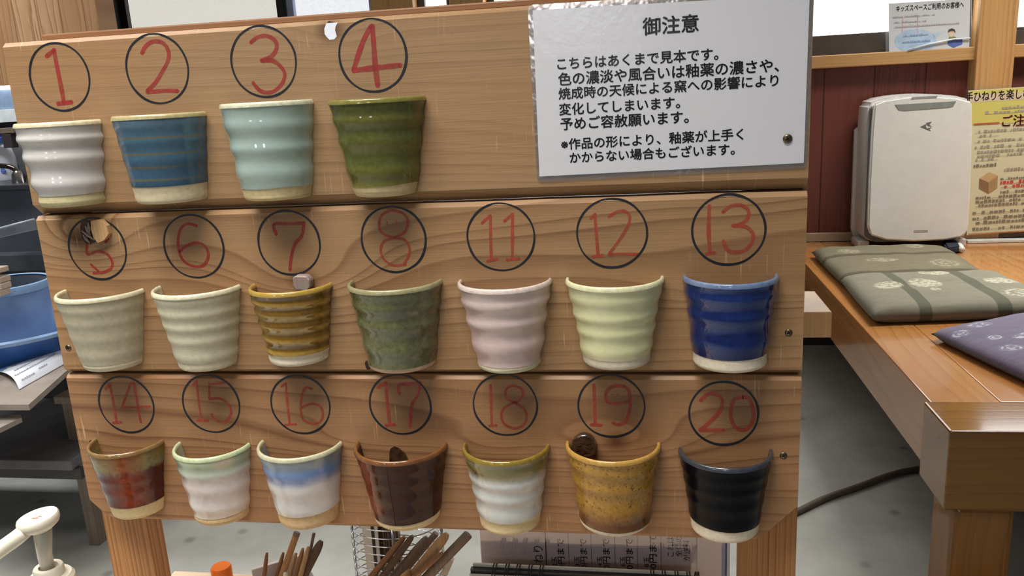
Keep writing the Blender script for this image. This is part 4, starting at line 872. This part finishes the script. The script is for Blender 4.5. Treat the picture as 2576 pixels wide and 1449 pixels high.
obj('stamped_mark', bm, plain('pink_stamp', rgb(226, 176, 178), 0.6), B_, label='faint pink stamp')

# orange capped bottle
ox, oy = at(556, 1430, 0.87).x, 0.87
oz = at(556, 1424, 0.87).z
O = thing('orange_cap_bottle', 'bottle with an orange cap under the board, beside the left post', 'bottle', (ox, oy, 0.46))
bm = bmesh.new(); lathe(bm, [(0, 0), (0.018, 0), (0.019, 0.003), (0.019, oz - 0.46 - 0.04), (0.012, oz - 0.46 - 0.028), (0, oz - 0.46 - 0.028)], (ox, oy, 0.46), 30); obj('bottle_body', bm, M['white_plastic'], O, angle=0.6)
bm = bmesh.new(); h = oz - 0.46; lathe(bm, [(0.0132, h - 0.030), (0.0132, h - 0.003), (0.0118, h), (0, h + 0.0002)], (ox, oy, 0.46), 30); obj('cap', bm, plain('orange_plastic', rgb(238, 118, 28), 0.35), O, angle=0.6, label='orange cap')

# modelling tools in a square clay holder
def stick(name, label, pts, w, dpt, mat, grp, tipround=True, tip=None):
    # pts: pixel top, pixel bottom, depth; continues down to the holder floor
    (x0, y0), (x1, y1), Y0, Y1, zf = pts
    a = at(x0, y0, Y0); b = at(x1, y1, Y1); d = (b - a).normalized()
    if d.z < -0.05: b = a + d * ((a.z - zf) / -d.z)
    root = thing(name, label, 'modelling tool', tuple(b), grp)
    ww = w * (a - CAM).length / F / 2; sd = Vector((0, -1, 0)).cross(d).normalized(); nn = d.cross(sd).normalized(); L = (b - a).length
    bm = bmesh.new(); rings = []
    prof = ((0, 0.45), (0.004, 0.75), (0.012, 0.95), (0.03, 1.0), (0.5 * L, 1.0), (L, 0.8)) if tipround else ((0, 0.9), (0.001, 1), (0.02, 1.0), (0.5 * L, 1.05), (L, 0.9))
    for s, k in prof:
        rings.append([bm.verts.new(a + d * s + sd * (ww * k * math.cos(t * PI / 6)) + nn * (dpt * k * math.sin(t * PI / 6))) for t in range(12)])
    for A, B in zip(rings, rings[1:]):
        for q in range(12): bm.faces.new((A[q], A[(q + 1) % 12], B[(q + 1) % 12], B[q]))
    bm.faces.new(rings[0]); bm.faces.new(rings[-1][::-1])
    obj('handle', bm, mat, root, angle=0.8)
    if tip is not None:
        bm = bmesh.new(); rings = []
        for s, k in ((-0.0005, 0.8), (0.0, 1.03), (0.005, 1.04)):
            rings.append([bm.verts.new(a + d * s + sd * (ww * k * math.cos(t * PI / 6)) + nn * (dpt * k * math.sin(t * PI / 6))) for t in range(12)])
        for A, B in zip(rings, rings[1:]):
            for q in range(12): bm.faces.new((A[q], A[(q + 1) % 12], B[(q + 1) % 12], B[q]))
        bm.faces.new(rings[0]); obj('tip', bm, tip, root, label='grey clay stained tip')
    return root
stk = [wood('tool_wood_light', (164, 122, 80), (132, 92, 56), 'Z', freq=160, line=0.4, seed=1), wood('tool_wood_mid', (140, 100, 66), (108, 72, 46), 'Z', freq=160, line=0.4, seed=2), wood('tool_wood_dark', (92, 70, 52), (66, 48, 36), 'Z', freq=160, line=0.4, seed=3), wood('tool_wood_tan', (176, 142, 100), (142, 106, 70), 'Z', freq=160, line=0.4, seed=4), wood('tool_wood_grey', (124, 106, 90), (90, 74, 62), 'Z', freq=160, line=0.4, seed=6)]
greytip = plain('dry_clay', rgb(112, 96, 80), 0.8)
W6 = lambda x, y: (600 + x / 9.908, 1320 + y / 9.908)
g1 = 'wooden tools in the square clay holder'
for (x0, y0, x1, y1, wd, mi, Y, tr, tp_, lab) in (
    (710, 690, 640, 1278, 8, 1, 0.875, True, None, 'thin red brown wooden tool standing apart at the left of the holder'),
    (1120, 690, 960, 1278, 9, 1, 0.885, True, None, 'short brown wooden tool left of the tall stick'),
    (1460, 190, 1110, 1200, 13, 0, 0.875, False, greytip, 'tallest light brown square stick with a grey stained end'),
    (1440, 700, 1290, 1278, 9, 3, 0.885, True, None, 'short tan wooden tool right of the tall stick'),
    (1610, 580, 1430, 1278, 10, 0, 0.880, True, None, 'blunt light brown tool in the middle of the holder'),
    (1745, 540, 1540, 1278, 10, 3, 0.870, True, None, 'pale tan tool with a pointed tip in front of the thin stick'),
    (1880, 210, 1760, 800, 6, 4, 0.890, False, greytip, 'thin greenish brown stick with a chipped top'),
    (2070, 400, 1680, 1150, 18, 2, 0.880, True, None, 'thick dark wooden tool with a rounded tip')):
    stick('modelling_tool', lab, (W6(x0, y0), W6(x1, y1), Y, Y - 0.012, 0.475), wd * 1.2, 0.003, stk[mi], g1, tr, tp_)
k = thing('needle_tool', 'slender white stick with a cream ball end among the wooden tools', 'modelling tool', tuple(at(*W6(1180, 1240), 0.862)), g1)
a, b = at(*W6(1380, 700), 0.876), at(*W6(1175, 1240), 0.862)
bm = bmesh.new(); tube(bm, [a, b], 0.0014, 8); obj('needle', bm, plain('bone_white', rgb(214, 204, 184), 0.4), k, True)
bm = bmesh.new(); bmesh.ops.create_uvsphere(bm, u_segments=16, v_segments=10, radius=0.0035)
for v in bm.verts: v.co = Vector((v.co.x, v.co.y, v.co.z * 1.5)) + at(*W6(1175, 1255), 0.862)
obj('ball_end', bm, M['cream_plastic'], k, True)
hc = at(720, 1440, 0.885)
bm = bmesh.new()
MR = Matrix.Translation((hc.x, 0.875, 0)) @ Matrix.Rotation(0.62, 4, 'Z')
hz = at(650, 1410, 0.90).z
s_ = 0.034
for d in ((-s_, s_, -s_, -s_ + 0.006), (-s_, s_, s_ - 0.006, s_), (-s_, -s_ + 0.006, -s_ + 0.006, s_ - 0.006), (s_ - 0.006, s_, -s_ + 0.006, s_ - 0.006)):
    box(bm, *d, 0.46, hz - (0.02 if d[3] < 0 or d[1] < 0 else 0), bev=0.001, M=MR)
box(bm, -s_, s_, -s_, s_, 0.46, 0.474, M=MR)
tag(obj('tool_holder', bm, grunge('pinkish_clay', (196, 184, 178), (214, 204, 198), 60, 0.8)), 'pinkish white square clay holder for the wooden tools', 'holder')

# wire basket with brush and wooden tools at centre
W7 = lambda x, y: (860 + x / 7.155, 1320 + y / 7.155)
wl = at(*W7(190, 100), 0.90); bz0, bz1 = 0.46, 0.625
wcx = wl.x + 0.058; wcy = 0.90
K2 = thing('wire_basket', 'round spiral wire basket with chrome wires under the board', 'basket', (wcx, wcy, 0.46))
chrome = metal_mat('chrome_wire', rgb(206, 208, 212), 0.15)
bm = bmesh.new(); sp = []
for i in range(14 * 36 + 1):
    a = 2 * PI * i / 36; sp.append((wcx + 0.058 * math.cos(a), wcy + 0.038 * math.sin(a), bz0 + 0.004 + (bz1 - bz0 - 0.008) * i / (14 * 36)))
tube(bm, sp, 0.0008, 6); obj('spiral_wire', bm, chrome, K2, True)
bm = bmesh.new()
for a in (PI * 0.98, PI * 1.55, 0.1, PI * 0.55):
    tube(bm, [(wcx + 0.0595 * math.cos(a), wcy + 0.0395 * math.sin(a), bz0), (wcx + 0.0595 * math.cos(a), wcy + 0.0395 * math.sin(a), bz1)], 0.0018, 8)
obj('upright_wire', bm, chrome, K2, True)
bm = bmesh.new(); lathe(bm, [(0, 0.001), (0.057, 0.001), (0.057, 0.003), (0, 0.003)], (0, 0, 0), 30)
for v in bm.verts: v.co = Vector((wcx + v.co.x, wcy + v.co.y * 0.65, 0.46 + v.co.z))
obj('base_plate', bm, chrome, K2)
bz = at(*W7(760, 130), 0.905)
BR = thing('bristle_brush', 'dark bristle brush standing inside the wire basket', 'brush', (bz.x, 0.905, 0.464))
bm = bmesh.new()
for i in range(13):
    x = bz.x - 0.014 + 0.0023 * i; box(bm, x, x + 0.0018, 0.900 + 0.001 * (i % 3), 0.908, 0.464, 0.628 + 0.002 * (i % 2))
obj('bristles', bm, stk[2], BR)
boxo('back_strip', (bz.x - 0.016, bz.x + 0.017, 0.9085, 0.913, 0.464, 0.62), stk[4], BR, bev=0.0005)
sc_ = at(*W7(540, 200), 0.90)
SC = thing('plastic_scraper', 'white plastic scraper standing left of the dark brush', 'scraper', (sc_.x, 0.9, 0.464))
bm = bmesh.new(); prism(bm, [(sc_.x - 0.009, 0.895, 0.464), (sc_.x + 0.009, 0.895, 0.464), (sc_.x + 0.011, 0.895, 0.626), (sc_.x - 0.011, 0.895, 0.626)], (0, 0.003, 0)); obj('blade', bm, M['white_plastic'], SC)
boxo('dark_grip', (sc_.x + 0.002, sc_.x + 0.0055, 0.8925, 0.8948, 0.50, 0.622), plain('black_grip', rgb(40, 40, 42), 0.5), SC, bev=0.0008)
g2 = 'wooden tools leaning under the middle of the board'
for (x0, y0, x1, y1, wd, mi, Y, tr, lab) in (
    (1130, 215, 560, 900, 16, 1, 0.868, True, 'brown wooden tool leaning closest to the wire basket'),
    (1280, 195, 760, 900, 17, 2, 0.862, True, 'dark brown wooden tool, second from the wire basket'),
    (1530, 215, 960, 900, 18, 4, 0.875, True, 'grey brown wooden tool in the middle of the leaning bundle'),
    (1700, 150, 1100, 870, 16, 4, 0.885, False, 'flat grey stick at the back of the leaning bundle'),
    (1900, 160, 1330, 860, 26, 3, 0.862, True, 'broad olive spoon ended wooden tool in the leaning bundle'),
    (1810, 500, 1330, 900, 15, 1, 0.852, True, 'short brown tool in front of the spoon ended one'),
    (2280, 170, 1560, 915, 24, 4, 0.868, False, 'thick grey brown wooden tool at the right of the leaning bundle'),
    (1230, 830, 1160, 915, 24, 0, 0.846, True, 'short rounded light wood tool at the front of the bundle')):
    stick('modelling_tool', lab, (W7(x0, y0), W7(x1, y1), Y - 0.022, Y - 0.03, 0.495), wd, 0.004, stk[mi], g2, tr)
cpc = at(985, 1449, 0.835)
CP = thing('plastic_cup', 'clear plastic cup holding the leaning wooden tools', 'cup', (cpc.x, 0.835, 0.46))
bm = bmesh.new(); lathe(bm, [(0, 0.002), (0.028, 0.002), (0.03, 0.0), (0.038, 0.075), (0.0395, 0.075), (0.0315, 0.0), (0, 0.0)], (cpc.x, 0.835, 0.46), 36); obj('cup_wall', bm, film_mat('clear_plastic', (1, 1, 1, 1), 0.06, 0.1), CP, angle=0.6)
dp = at(1138, 1420, 0.855)
bm = bmesh.new(); prism(bm, [at(*W7(x, y), 0.855) for x, y in ((1750, 915), (1960, 640), (2010, 650), (1900, 915))] , (0, 0.006, 0)); 
CH = tag(obj('clay_stick', bm, grunge('pink_clay', (190, 172, 160), (206, 190, 178), 70, 0.85)), 'short pinkish clay stick right of the leaning tools', 'clay stick')

# price list and spiral notebook
LY = 0.862
L_ = thing('price_list', 'mauve grey price list sheet with sideways Japanese writing under the board', 'sheet', (-0.05, LY, 0.46))
bm = bmesh.new(); lx0, lx1 = at(1211, 1400, LY).x, at(1815, 1400, LY).x
sheet(bm, [Vector((lx0, 0, 0.4605)), Vector((lx1, 0, 0.4605)), Vector((lx1, 0, 0.655)), Vector((lx0, 0, 0.655))], 0.001, LY); obj('paper', bm, paper_mat('price_paper', (196, 182, 182)), L_)
boxo('blue_edge', (lx1, lx1 + 0.006, LY, LY + 0.001, 0.4605, 0.65), plain('blue_print_edge', rgb(36, 70, 140), 0.5), L_, bev=0)
boxo('white_edge', (lx1 + 0.006, lx1 + 0.0095, LY, LY + 0.001, 0.4605, 0.65), plain('white_edge', rgb(212, 210, 216), 0.5), L_, bev=0)
for x, wd in ((1374, 2.2), (1431, 0.8), (1488, 0.8), (1547, 0.8), (1604, 0.8), (1663, 0.8), (1753, 1.4)):
    X0 = at(x, 1400, LY).x; e = wd * 0.00025; bm = bmesh.new(); quad(bm, [(X0 - e, LY - 0.0004, 0.47), (X0 + e, LY - 0.0004, 0.47), (X0 + e, LY - 0.0004, 0.65), (X0 - e, LY - 0.0004, 0.65)]); obj('ruled_line', bm, M['black_ink'], L_)
W8 = lambda x, y: (1150 + x / 3.435, 1280 + y / 3.435)
def vt(s, xr, yb, yt, wpx, bold=0.008):
    # text running upward; xr: pixel of the baseline (right side of the glyphs)
    p = at(*W8(xr, yb), LY); q = at(*W8(xr, yt), LY); X = at(*W8(xr, 440), LY).x
    text('lettering', s, (X, LY, p.z), (X, LY, q.z), wpx / 3.435 * (p - CAM).length / F, M['black_ink'], L_, bold=bold, lift=0.0005)
vt('手ひねり', 748, 640, 322, 86, 0.0)
for n_, x in (('2', 860), ('3', 1056), ('4', 1252), ('6', 1452)):
    vt(n_ + '玉', x, 496, 412, 40); vt('0円まで', x + 70, 520, 258, 58)
vt('8玉', 1656, 500, 416, 40); vt('00円まで', 1726, 558, 215, 60)
vt('これは', 1872, 412, 240, 54, 0.0); vt('全体の', 1945, 415, 235, 54, 0.0); vt('が送料', 2012, 450, 270, 54, 0.0)
bm = bmesh.new(); sheet(bm, [Vector((lx0 - 0.002, 0, 0.4605)), Vector((lx1 + 0.004, 0, 0.4605)), Vector((lx1 + 0.004, 0, 0.653)), Vector((lx0 - 0.002, 0, 0.653))], 0.0003, LY - 0.003); obj('clear_sleeve', bm, film_mat('sleeve', (1, 1, 1, 1), 0.02, 0.06, 0.4, 18), L_)
NB = thing('spiral_notebook', 'black spiral bound notebook standing in front of the price list', 'notebook', (-0.08, 0.83, 0.46))
a, b = at(1184, 1428, 0.83), at(1745, 1452, 0.83)
black = plain('black_binding', rgb(26, 27, 32), 0.35)
dzl = b.z - a.z
def slab(name, dx0, dx1, y0, y1, zt, mat, th=None):
    bm = bmesh.new(); prism(bm, [(a.x + dx0, y0, 0.461), (b.x + dx1, y0, 0.461), (b.x + dx1, y0, b.z + zt), (a.x + dx0, y0, a.z + zt)], (0, y1 - y0, 0)); return obj(name, bm, mat, NB)
slab('back_page', 0.002, -0.003, 0.834, 0.837, 0.0025, plain('cream_page', rgb(222, 216, 198), 0.7))
slab('cover', 0, 0, 0.828, 0.8335, -0.0005, black)
slab('front_page', -0.001, -0.002, 0.823, 0.8275, -0.006, plain('white_page', rgb(226, 224, 218), 0.7))
rx = [1240, 1271, 1299, 1329, 1357] + [1635, 1664, 1696, 1726, 1757 - 8]
for x in rx:
    for dx in (0, 7):
        X0 = at(x + dx, 1430, 0.83).x; fz = a.z + dzl * (X0 - a.x) / (b.x - a.x)
        bm = bmesh.new(); tube(bm, [(X0 + 0.0009 * math.sin(t / 14 * 2 * PI), 0.831 + 0.0105 * math.cos(t / 14 * 2 * PI), fz - 0.006 + 0.0105 * math.sin(t / 14 * 2 * PI)) for t in range(15)], 0.0007, 6)
        obj('binding_ring', bm, black, NB, True)

# ------------------------------------------------------------------ left side: work table, bucket, sink
grey_wood = grunge('grey_plywood', (132, 122, 112), (150, 140, 130), 14, 0.7)
blk = plain('black_steel', rgb(34, 33, 34), 0.55)
WT = thing('work_table', 'black steel work table with a grey plywood top and lower shelf at left', 'table', (-1.6, 1.8, 0))
bm = bmesh.new(); tz = 0.5
fl, fr_, br_ = atz(-260, 1018, tz), atz(72, 1018, tz), atz(176, 925, tz)
dv = br_ - fr_
pts = [fl, fr_, br_ + dv * 1.6, fl + dv * 2.6]
prism(bm, [Vector((p.x, p.y, tz)) for p in pts], (0, 0, -0.013)); obj('tabletop', bm, grey_wood, WT)
bm = bmesh.new(); box(bm, -1.49, -1.445, 1.85, 1.90, 0.02, 0.486, bev=0.003); obj('leg', bm, blk, WT)
bm = bmesh.new(); box(bm, -2.3, -2.25, 1.85, 1.90, 0.02, 0.486, bev=0.003); obj('leg', bm, blk, WT)
q0, q1 = atz(-100, 1165, 0.30), atz(176, 1160, 0.30)
boxo('lower_shelf', (q0.x - 0.5, q1.x, q1.y, q1.y + 0.4, 0.274, 0.30), grunge('shelf_grey', (78, 76, 76), (104, 102, 104), 12, 0.6), WT, bev=0.003)
boxo('cross_rail', (q0.x - 0.5, q1.x + 0.012, q1.y + 0.012, q1.y + 0.03, 0.245, 0.274), plain('dark_rail', rgb(52, 48, 46), 0.6), WT, bev=0.002)
boxo('back_panel', (-2.6, -1.445, 2.12, 2.14, 0.02, 0.48), plain('black_panel', rgb(22, 22, 23), 0.7), WT, bev=0)
p = atz(240, 1373, 0)
SL = thing('grey_stool', 'grey weathered wooden stand whose leg shows left of the display board post', 'stand', (p.x, p.y, 0))
gl = wood('weathered_grey_wood', (124, 110, 96), (94, 82, 70), 'Z', freq=70, line=0.4, seed=5)
boxo('leg', (p.x - 0.018, p.x + 0.012, p.y, p.y + 0.05, 0, 0.40), gl, SL, bev=0.002)
boxo('leg', (p.x + 0.30, p.x + 0.33, p.y + 0.5, p.y + 0.55, 0, 0.40), gl, SL, bev=0.002)
boxo('seat_board', (p.x - 0.03, p.x + 0.37, p.y - 0.01, p.y + 0.58, 0.40, 0.42), gl, SL, bev=0.002)
bm = bmesh.new(); z2 = 0.46; a1, a2, a3, a4 = atz(-160, 1047, z2), atz(52, 1043, z2), atz(54, 1050, z2), atz(-120, 1135, z2)
prism(bm, [Vector((q.x, q.y, z2)) for q in (a1, a2, a3, a4)], (0, 0, -0.011)); obj('sliding_board', bm, grey_wood, WT)
# blue basin and bucket
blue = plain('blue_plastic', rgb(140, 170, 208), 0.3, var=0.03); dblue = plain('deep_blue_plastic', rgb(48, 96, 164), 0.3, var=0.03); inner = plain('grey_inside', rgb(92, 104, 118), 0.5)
bc = Vector((-1.655, 1.83)); brim = at(112, 716, 1.79); br0 = brim.x - bc.x - 0.04
BS = thing('blue_basin', 'blue plastic basin around the blue bucket on the work table', 'basin', (bc.x, bc.y, 0.5005))
bm = bmesh.new(); lathe(bm, [(0, 0.001), (0.17, 0.001), (0.225, 0.078), (0.236, 0.082), (0.240, 0.078), (0.238, 0.072), (0.228, 0.07), (0.176, -0.0), (0, -0.0)], (bc.x, bc.y, 0.5), 60); obj('basin_wall', bm, dblue, BS, angle=0.7)
bm = bmesh.new(); lathe(bm, [(0.226, 0.079), (0.236, 0.0835), (0.2415, 0.079), (0.2395, 0.0705)], (bc.x, bc.y, 0.5), 60); obj('basin_rim', bm, blue, BS, angle=0.9, label='lighter blue rim')
BK = thing('blue_bucket', 'light blue plastic bucket standing in the basin', 'bucket', (bc.x, bc.y, 0.502))
hb = brim.z - 0.502
bm = bmesh.new(); lathe(bm, [(0, 0.001), (br0 * 0.86, 0.001), (br0 * 0.935, hb - 0.02), (br0 * 0.96, hb - 0.018), (br0 * 0.985, hb - 0.012), (br0 * 0.90, hb - 0.006)], (bc.x, bc.y, 0.502), 60); obj('bucket_wall', bm, blue, BK, angle=0.7)
bm = bmesh.new(); lathe(bm, [(br0 * 0.90, hb - 0.002), (br0 * 0.93, hb), (br0 * 0.985, hb - 0.001), (br0, hb - 0.008), (br0 * 0.985, hb - 0.02), (br0 * 0.93, hb - 0.022)], (bc.x, bc.y, 0.502), 60); obj('bucket_rim', bm, plain('pale_blue_rim', rgb(150, 184, 222), 0.25, var=0.02), BK, angle=0.9, label='paler blue rim')
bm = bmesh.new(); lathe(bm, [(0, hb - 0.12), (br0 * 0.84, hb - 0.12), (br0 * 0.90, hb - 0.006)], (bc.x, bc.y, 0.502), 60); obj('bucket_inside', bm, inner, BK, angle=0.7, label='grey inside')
# wooden slats on the bucket
sl_m = wood('pale_slat', (196, 176, 160), (160, 138, 122), 'X', freq=120, line=0.4, seed=12)
pz = brim.z + 0.001
for i, (xe, yt, yb, lab) in enumerate(((27, 712, 740, 'pale wooden slat lying on the bucket rim, lowest of the stack'), (23, 696, 712, 'pale wooden slat, second from the bottom of the stack on the bucket'), (18, 680, 696, 'pale wooden slat, third from the bottom of the stack on the bucket'), (8, 650, 664, 'pale wooden slat, topmost of the stack on the bucket'))):
    e = at(xe - 14, yb, 1.68); h0 = pz + i * 0.0152 + (0.008 if i == 3 else 0)
    tag(boxo('wooden_slat', (e.x - 0.30, e.x, 1.665 + 0.004 * i, 1.70 + 0.004 * i, h0, h0 + (0.0145 if i < 3 else 0.013)), sl_m, None, bev=0.002), lab, 'slat', 'wooden slats stacked on the bucket')
# curled paper
PA = thing('curled_paper', 'white printed paper curling over the front of the work table', 'paper', (-1.4, 1.55, 0.5))
c0, c1 = atz(49, 980, 0.5015), atz(158, 918, 0.5015); tv = c1 - c0
pf = [c0, at(38, 958, c0.y + 0.012), at(24, 944, c0.y + 0.04), at(6, 936, c0.y + 0.075), at(-20, 934, c0.y + 0.12), at(-60, 940, c0.y + 0.16)]
pf = smoothpts(pf, 6)
bm = bmesh.new(); rows = []
for p_ in pf:
    rows.append([bm.verts.new(p_ + tv * (i / 10) * 1.15) for i in range(11)])
for A, B in zip(rows, rows[1:]):
    for i in range(10): bm.faces.new((A[i], A[i + 1], B[i + 1], B[i]))
o = obj('sheet', bm, paper_mat('white_sheet', (218, 222, 230)), PA, True)
md = o.modifiers.new('t', 'SOLIDIFY'); md.thickness = 0.0008
pgm = plain('print_grey', rgb(150, 156, 168), 0.7); up = Vector((0.0006, -0.0012, 0.0014))
for row, (s0, s1, h) in ((9, (0.05, 0.85, 2)), (13, (0.12, 0.95, 2)), (18, (0.2, 0.9, 2)), (4, (0.1, 0.35, 1)), (5, (0.45, 0.6, 1))):
    bm = bmesh.new(); q_ = s0
    while q_ < s1:
        for e, kk in ((q_ + R_.uniform(0.02, 0.05), R_.uniform(0.6, 1)), (None, 0.12)):
            if e is None: e = q_ + 0.012
            d = pf[row + 1] - pf[row]
            quad(bm, [v + up for v in (pf[row] + tv * q_ * 1.15, pf[row] + tv * e * 1.15, pf[row] + d * kk + tv * e * 1.15, pf[row] + d * kk + tv * q_ * 1.15)]); q_ = e
    bmesh.ops.remove_doubles(bm, verts=bm.verts, dist=1e-5); obj('text_line', bm, pgm, PA)
bm = bmesh.new(); q = [pf[19] + tv * 0.02, pf[19] + tv * 0.14, pf[21] + tv * 0.16, pf[21] + tv * 0.02]; quad(bm, [v + Vector((0.0006, -0.0012, 0.0014)) for v in q]); obj('blue_mark', bm, plain('blue_mark', rgb(90, 150, 205), 0.6), PA, label='small blue mark')

# sink counter
SKY = 2.45
steel = plain('dark_steel', rgb(92, 98, 106), 0.35, 0.4, var=0.1, vs=6)
SK = thing('sink_counter', 'dark steel sink counter behind the bucket at left', 'sink', (-2.3, SKY, 0))
cz = at(60, 462, SKY).z
boxo('counter_front', (-3.4, -1.92, SKY, SKY + 0.03, 0.0, cz - 0.02), steel, SK, bev=0.002)
boxo('counter_top', (-3.4, -1.90, SKY - 0.03, SKY + 0.6, cz - 0.018, cz), plain('steel_top', rgb(70, 72, 76), 0.3, 0.5), SK, bev=0.004)
rz = at(60, 640, SKY - 0.06).z
boxo('front_rail', (-3.4, -1.92, SKY - 0.06, SKY - 0.002, rz - 0.06, rz), plain('rail_steel', rgb(92, 98, 104), 0.35, 0.4), SK, bev=0.004)
# plastic tray in front of the sink
bm = bmesh.new()
prism(bm, [at(*q, 2.2) for q in ((-80, 598), (86, 556), (90, 578), (-80, 616))], (0, 0.2, 0.0))
PTz = obj('plastic_tray', bm, film_mat('clear_tray', (0.9, 0.92, 0.96, 1), 0.3, 0.25, 0.3, 40)); tag(PTz, 'clear plastic tray lying across the front of the sink', 'tray')
tq = [at(*q, 2.19) for q in ((-80, 596), (86, 553))]
bm = bmesh.new(); tube(bm, tq, 0.005, 8); e = obj('tray_rim', bm, plain('clear_rim', rgb(170, 176, 188), 0.15), PTz, True)
# upper shelf: lit steel ledges under the boarded wall
UY = 2.64
zs = [at(10, y, UY).z for y in (216, 226, 276, 308, 322, 332, 345)]
US = thing('wall_shelf', 'steel wall shelf with bright edges under the cedar boarding', 'shelf', (-2.4, UY, zs[3]))
tube_m = NT('lit_tube'); tube_m.fin(rgb(240, 245, 250), 0.4, em=(0.95, 0.98, 1, 1), ems=2.5)
boxo('fluorescent_tube', (-3.4, -1.86, UY - 0.02, UY + 0.012, zs[1], zs[0]), tube_m.m, US, bev=0.001)
boxo('back_panel', (-3.4, -1.86, UY + 0.02, UY + 0.03, zs[2], zs[1]), plain('blue_grey_steel', rgb(150, 168, 196), 0.3, 0.2), US, bev=0)
boxo('lower_ledge', (-3.4, -1.84, UY - 0.03, UY + 0.08, zs[3], zs[2]), plain('bright_steel_low', rgb(236, 244, 248), 0.2, 0.0), US, bev=0.001)
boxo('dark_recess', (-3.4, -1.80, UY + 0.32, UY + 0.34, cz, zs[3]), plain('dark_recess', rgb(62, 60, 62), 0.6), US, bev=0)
boxo('wooden_batten', (-3.4, at(34, 326, 2.55).x, 2.55, 2.58, at(10, 336, 2.55).z, at(10, 322, 2.55).z), gl, US, bev=0.001)
# detergent bottles
whb = plain('white_bottle', rgb(222, 224, 232), 0.3, var=0.02); bcap = plain('blue_cap', rgb(70, 100, 180), 0.3); blp = plain('blue_flower_print', rgb(96, 124, 200), 0.5); pkp = plain('pink_flower_print', rgb(214, 110, 150), 0.5)
def detergent(label, pxc, Y, hpx_top, rx, prints):
    c = at(pxc, 450, Y); base = cz + 0.0005; top = at(pxc, hpx_top, Y).z; h = top - base
    r = thing('detergent_bottle', label, 'bottle', (c.x, Y, base), 'detergent bottles by the sink')
    bm = bmesh.new(); lathe(bm, [(0, 0), (rx * 0.95, 0), (rx, 0.006), (rx, h * 0.5), (rx * 0.82, h * 0.68), (rx * 0.42, h * 0.76), (rx * 0.42, h * 0.8), (0, h * 0.8)], (0, 0, 0), 36)
    for v in bm.verts: v.co = Vector((c.x + v.co.x, Y + v.co.y * 0.6, base + v.co.z))
    obj('bottle_body', bm, whb, r, angle=0.7)
    bm = bmesh.new(); lathe(bm, [(rx * 0.46, h * 0.78), (rx * 0.46, h * 0.9), (rx * 0.3, h * 0.92), (rx * 0.3, h), (0, h)], (0, 0, 0), 24)
    for v in bm.verts: v.co = Vector((c.x + v.co.x, Y + v.co.y, base + v.co.z))
    obj('cap', bm, bcap, r, angle=0.7, label='blue cap')
    for dx, fz, rr, mt in prints:
        bm = bmesh.new(); bmesh.ops.create_uvsphere(bm, u_segments=14, v_segments=8, radius=1)
        yy = Y - 0.6 * math.sqrt(max(0.0, rx * rx - dx * dx)) ; 
        for v in bm.verts: v.co = Vector((c.x + dx + v.co.x * rr, yy + v.co.y * 0.0012, base + h * fz + v.co.z * rr * 0.8))
        obj('flower_print', bm, mt, r, True)
detergent('white detergent bottle with blue flowers, left one behind the tap', 12, 2.62, 334, 0.055, [(-0.01, 0.2, 0.013, blp), (0.022, 0.22, 0.015, blp), (0.0, 0.4, 0.01, plain('grey_print_small', rgb(170, 178, 190), 0.6))])
detergent('white detergent bottle with a pink dot beside the display board edge', 56, 2.80, 336, 0.058, [(-0.02, 0.36, 0.011, pkp), (0.012, 0.24, 0.013, blp)])
# tap
FT = thing('water_tap', 'dark curved water tap over the sink counter', 'tap', (at(45, 450, 2.5).x, 2.5, cz))
bm = bmesh.new(); tube(bm, smoothpts([at(*q, 2.5) for q in ((-40, 414), (0, 417), (22, 419), (36, 425), (44, 436), (48, 452), (49, 462))]), 0.0085, 14); obj('spout', bm, metal_mat('dark_chrome', rgb(96, 84, 78), 0.2), FT, True)
e = at(49, 462, 2.5); bm = bmesh.new(); lathe(bm, [(0, -0.01), (0.022, -0.01), (0.018, 0.02), (0.01, 0.03), (0, 0.03)], (e.x, 2.5, cz + 0.010), 24); obj('tap_base', bm, metal_mat('chrome_base', rgb(150, 148, 146), 0.2), FT, angle=0.7)
DB = at(20, 360, 2.56)
boxo('hanging_tag', (DB.x - 0.012, DB.x + 0.024, 2.5505, 2.5795, at(20, 372, 2.56).z, at(20, 337, 2.56).z), plain('dark_brown_tag', rgb(58, 48, 52), 0.6), US, bev=0.002)
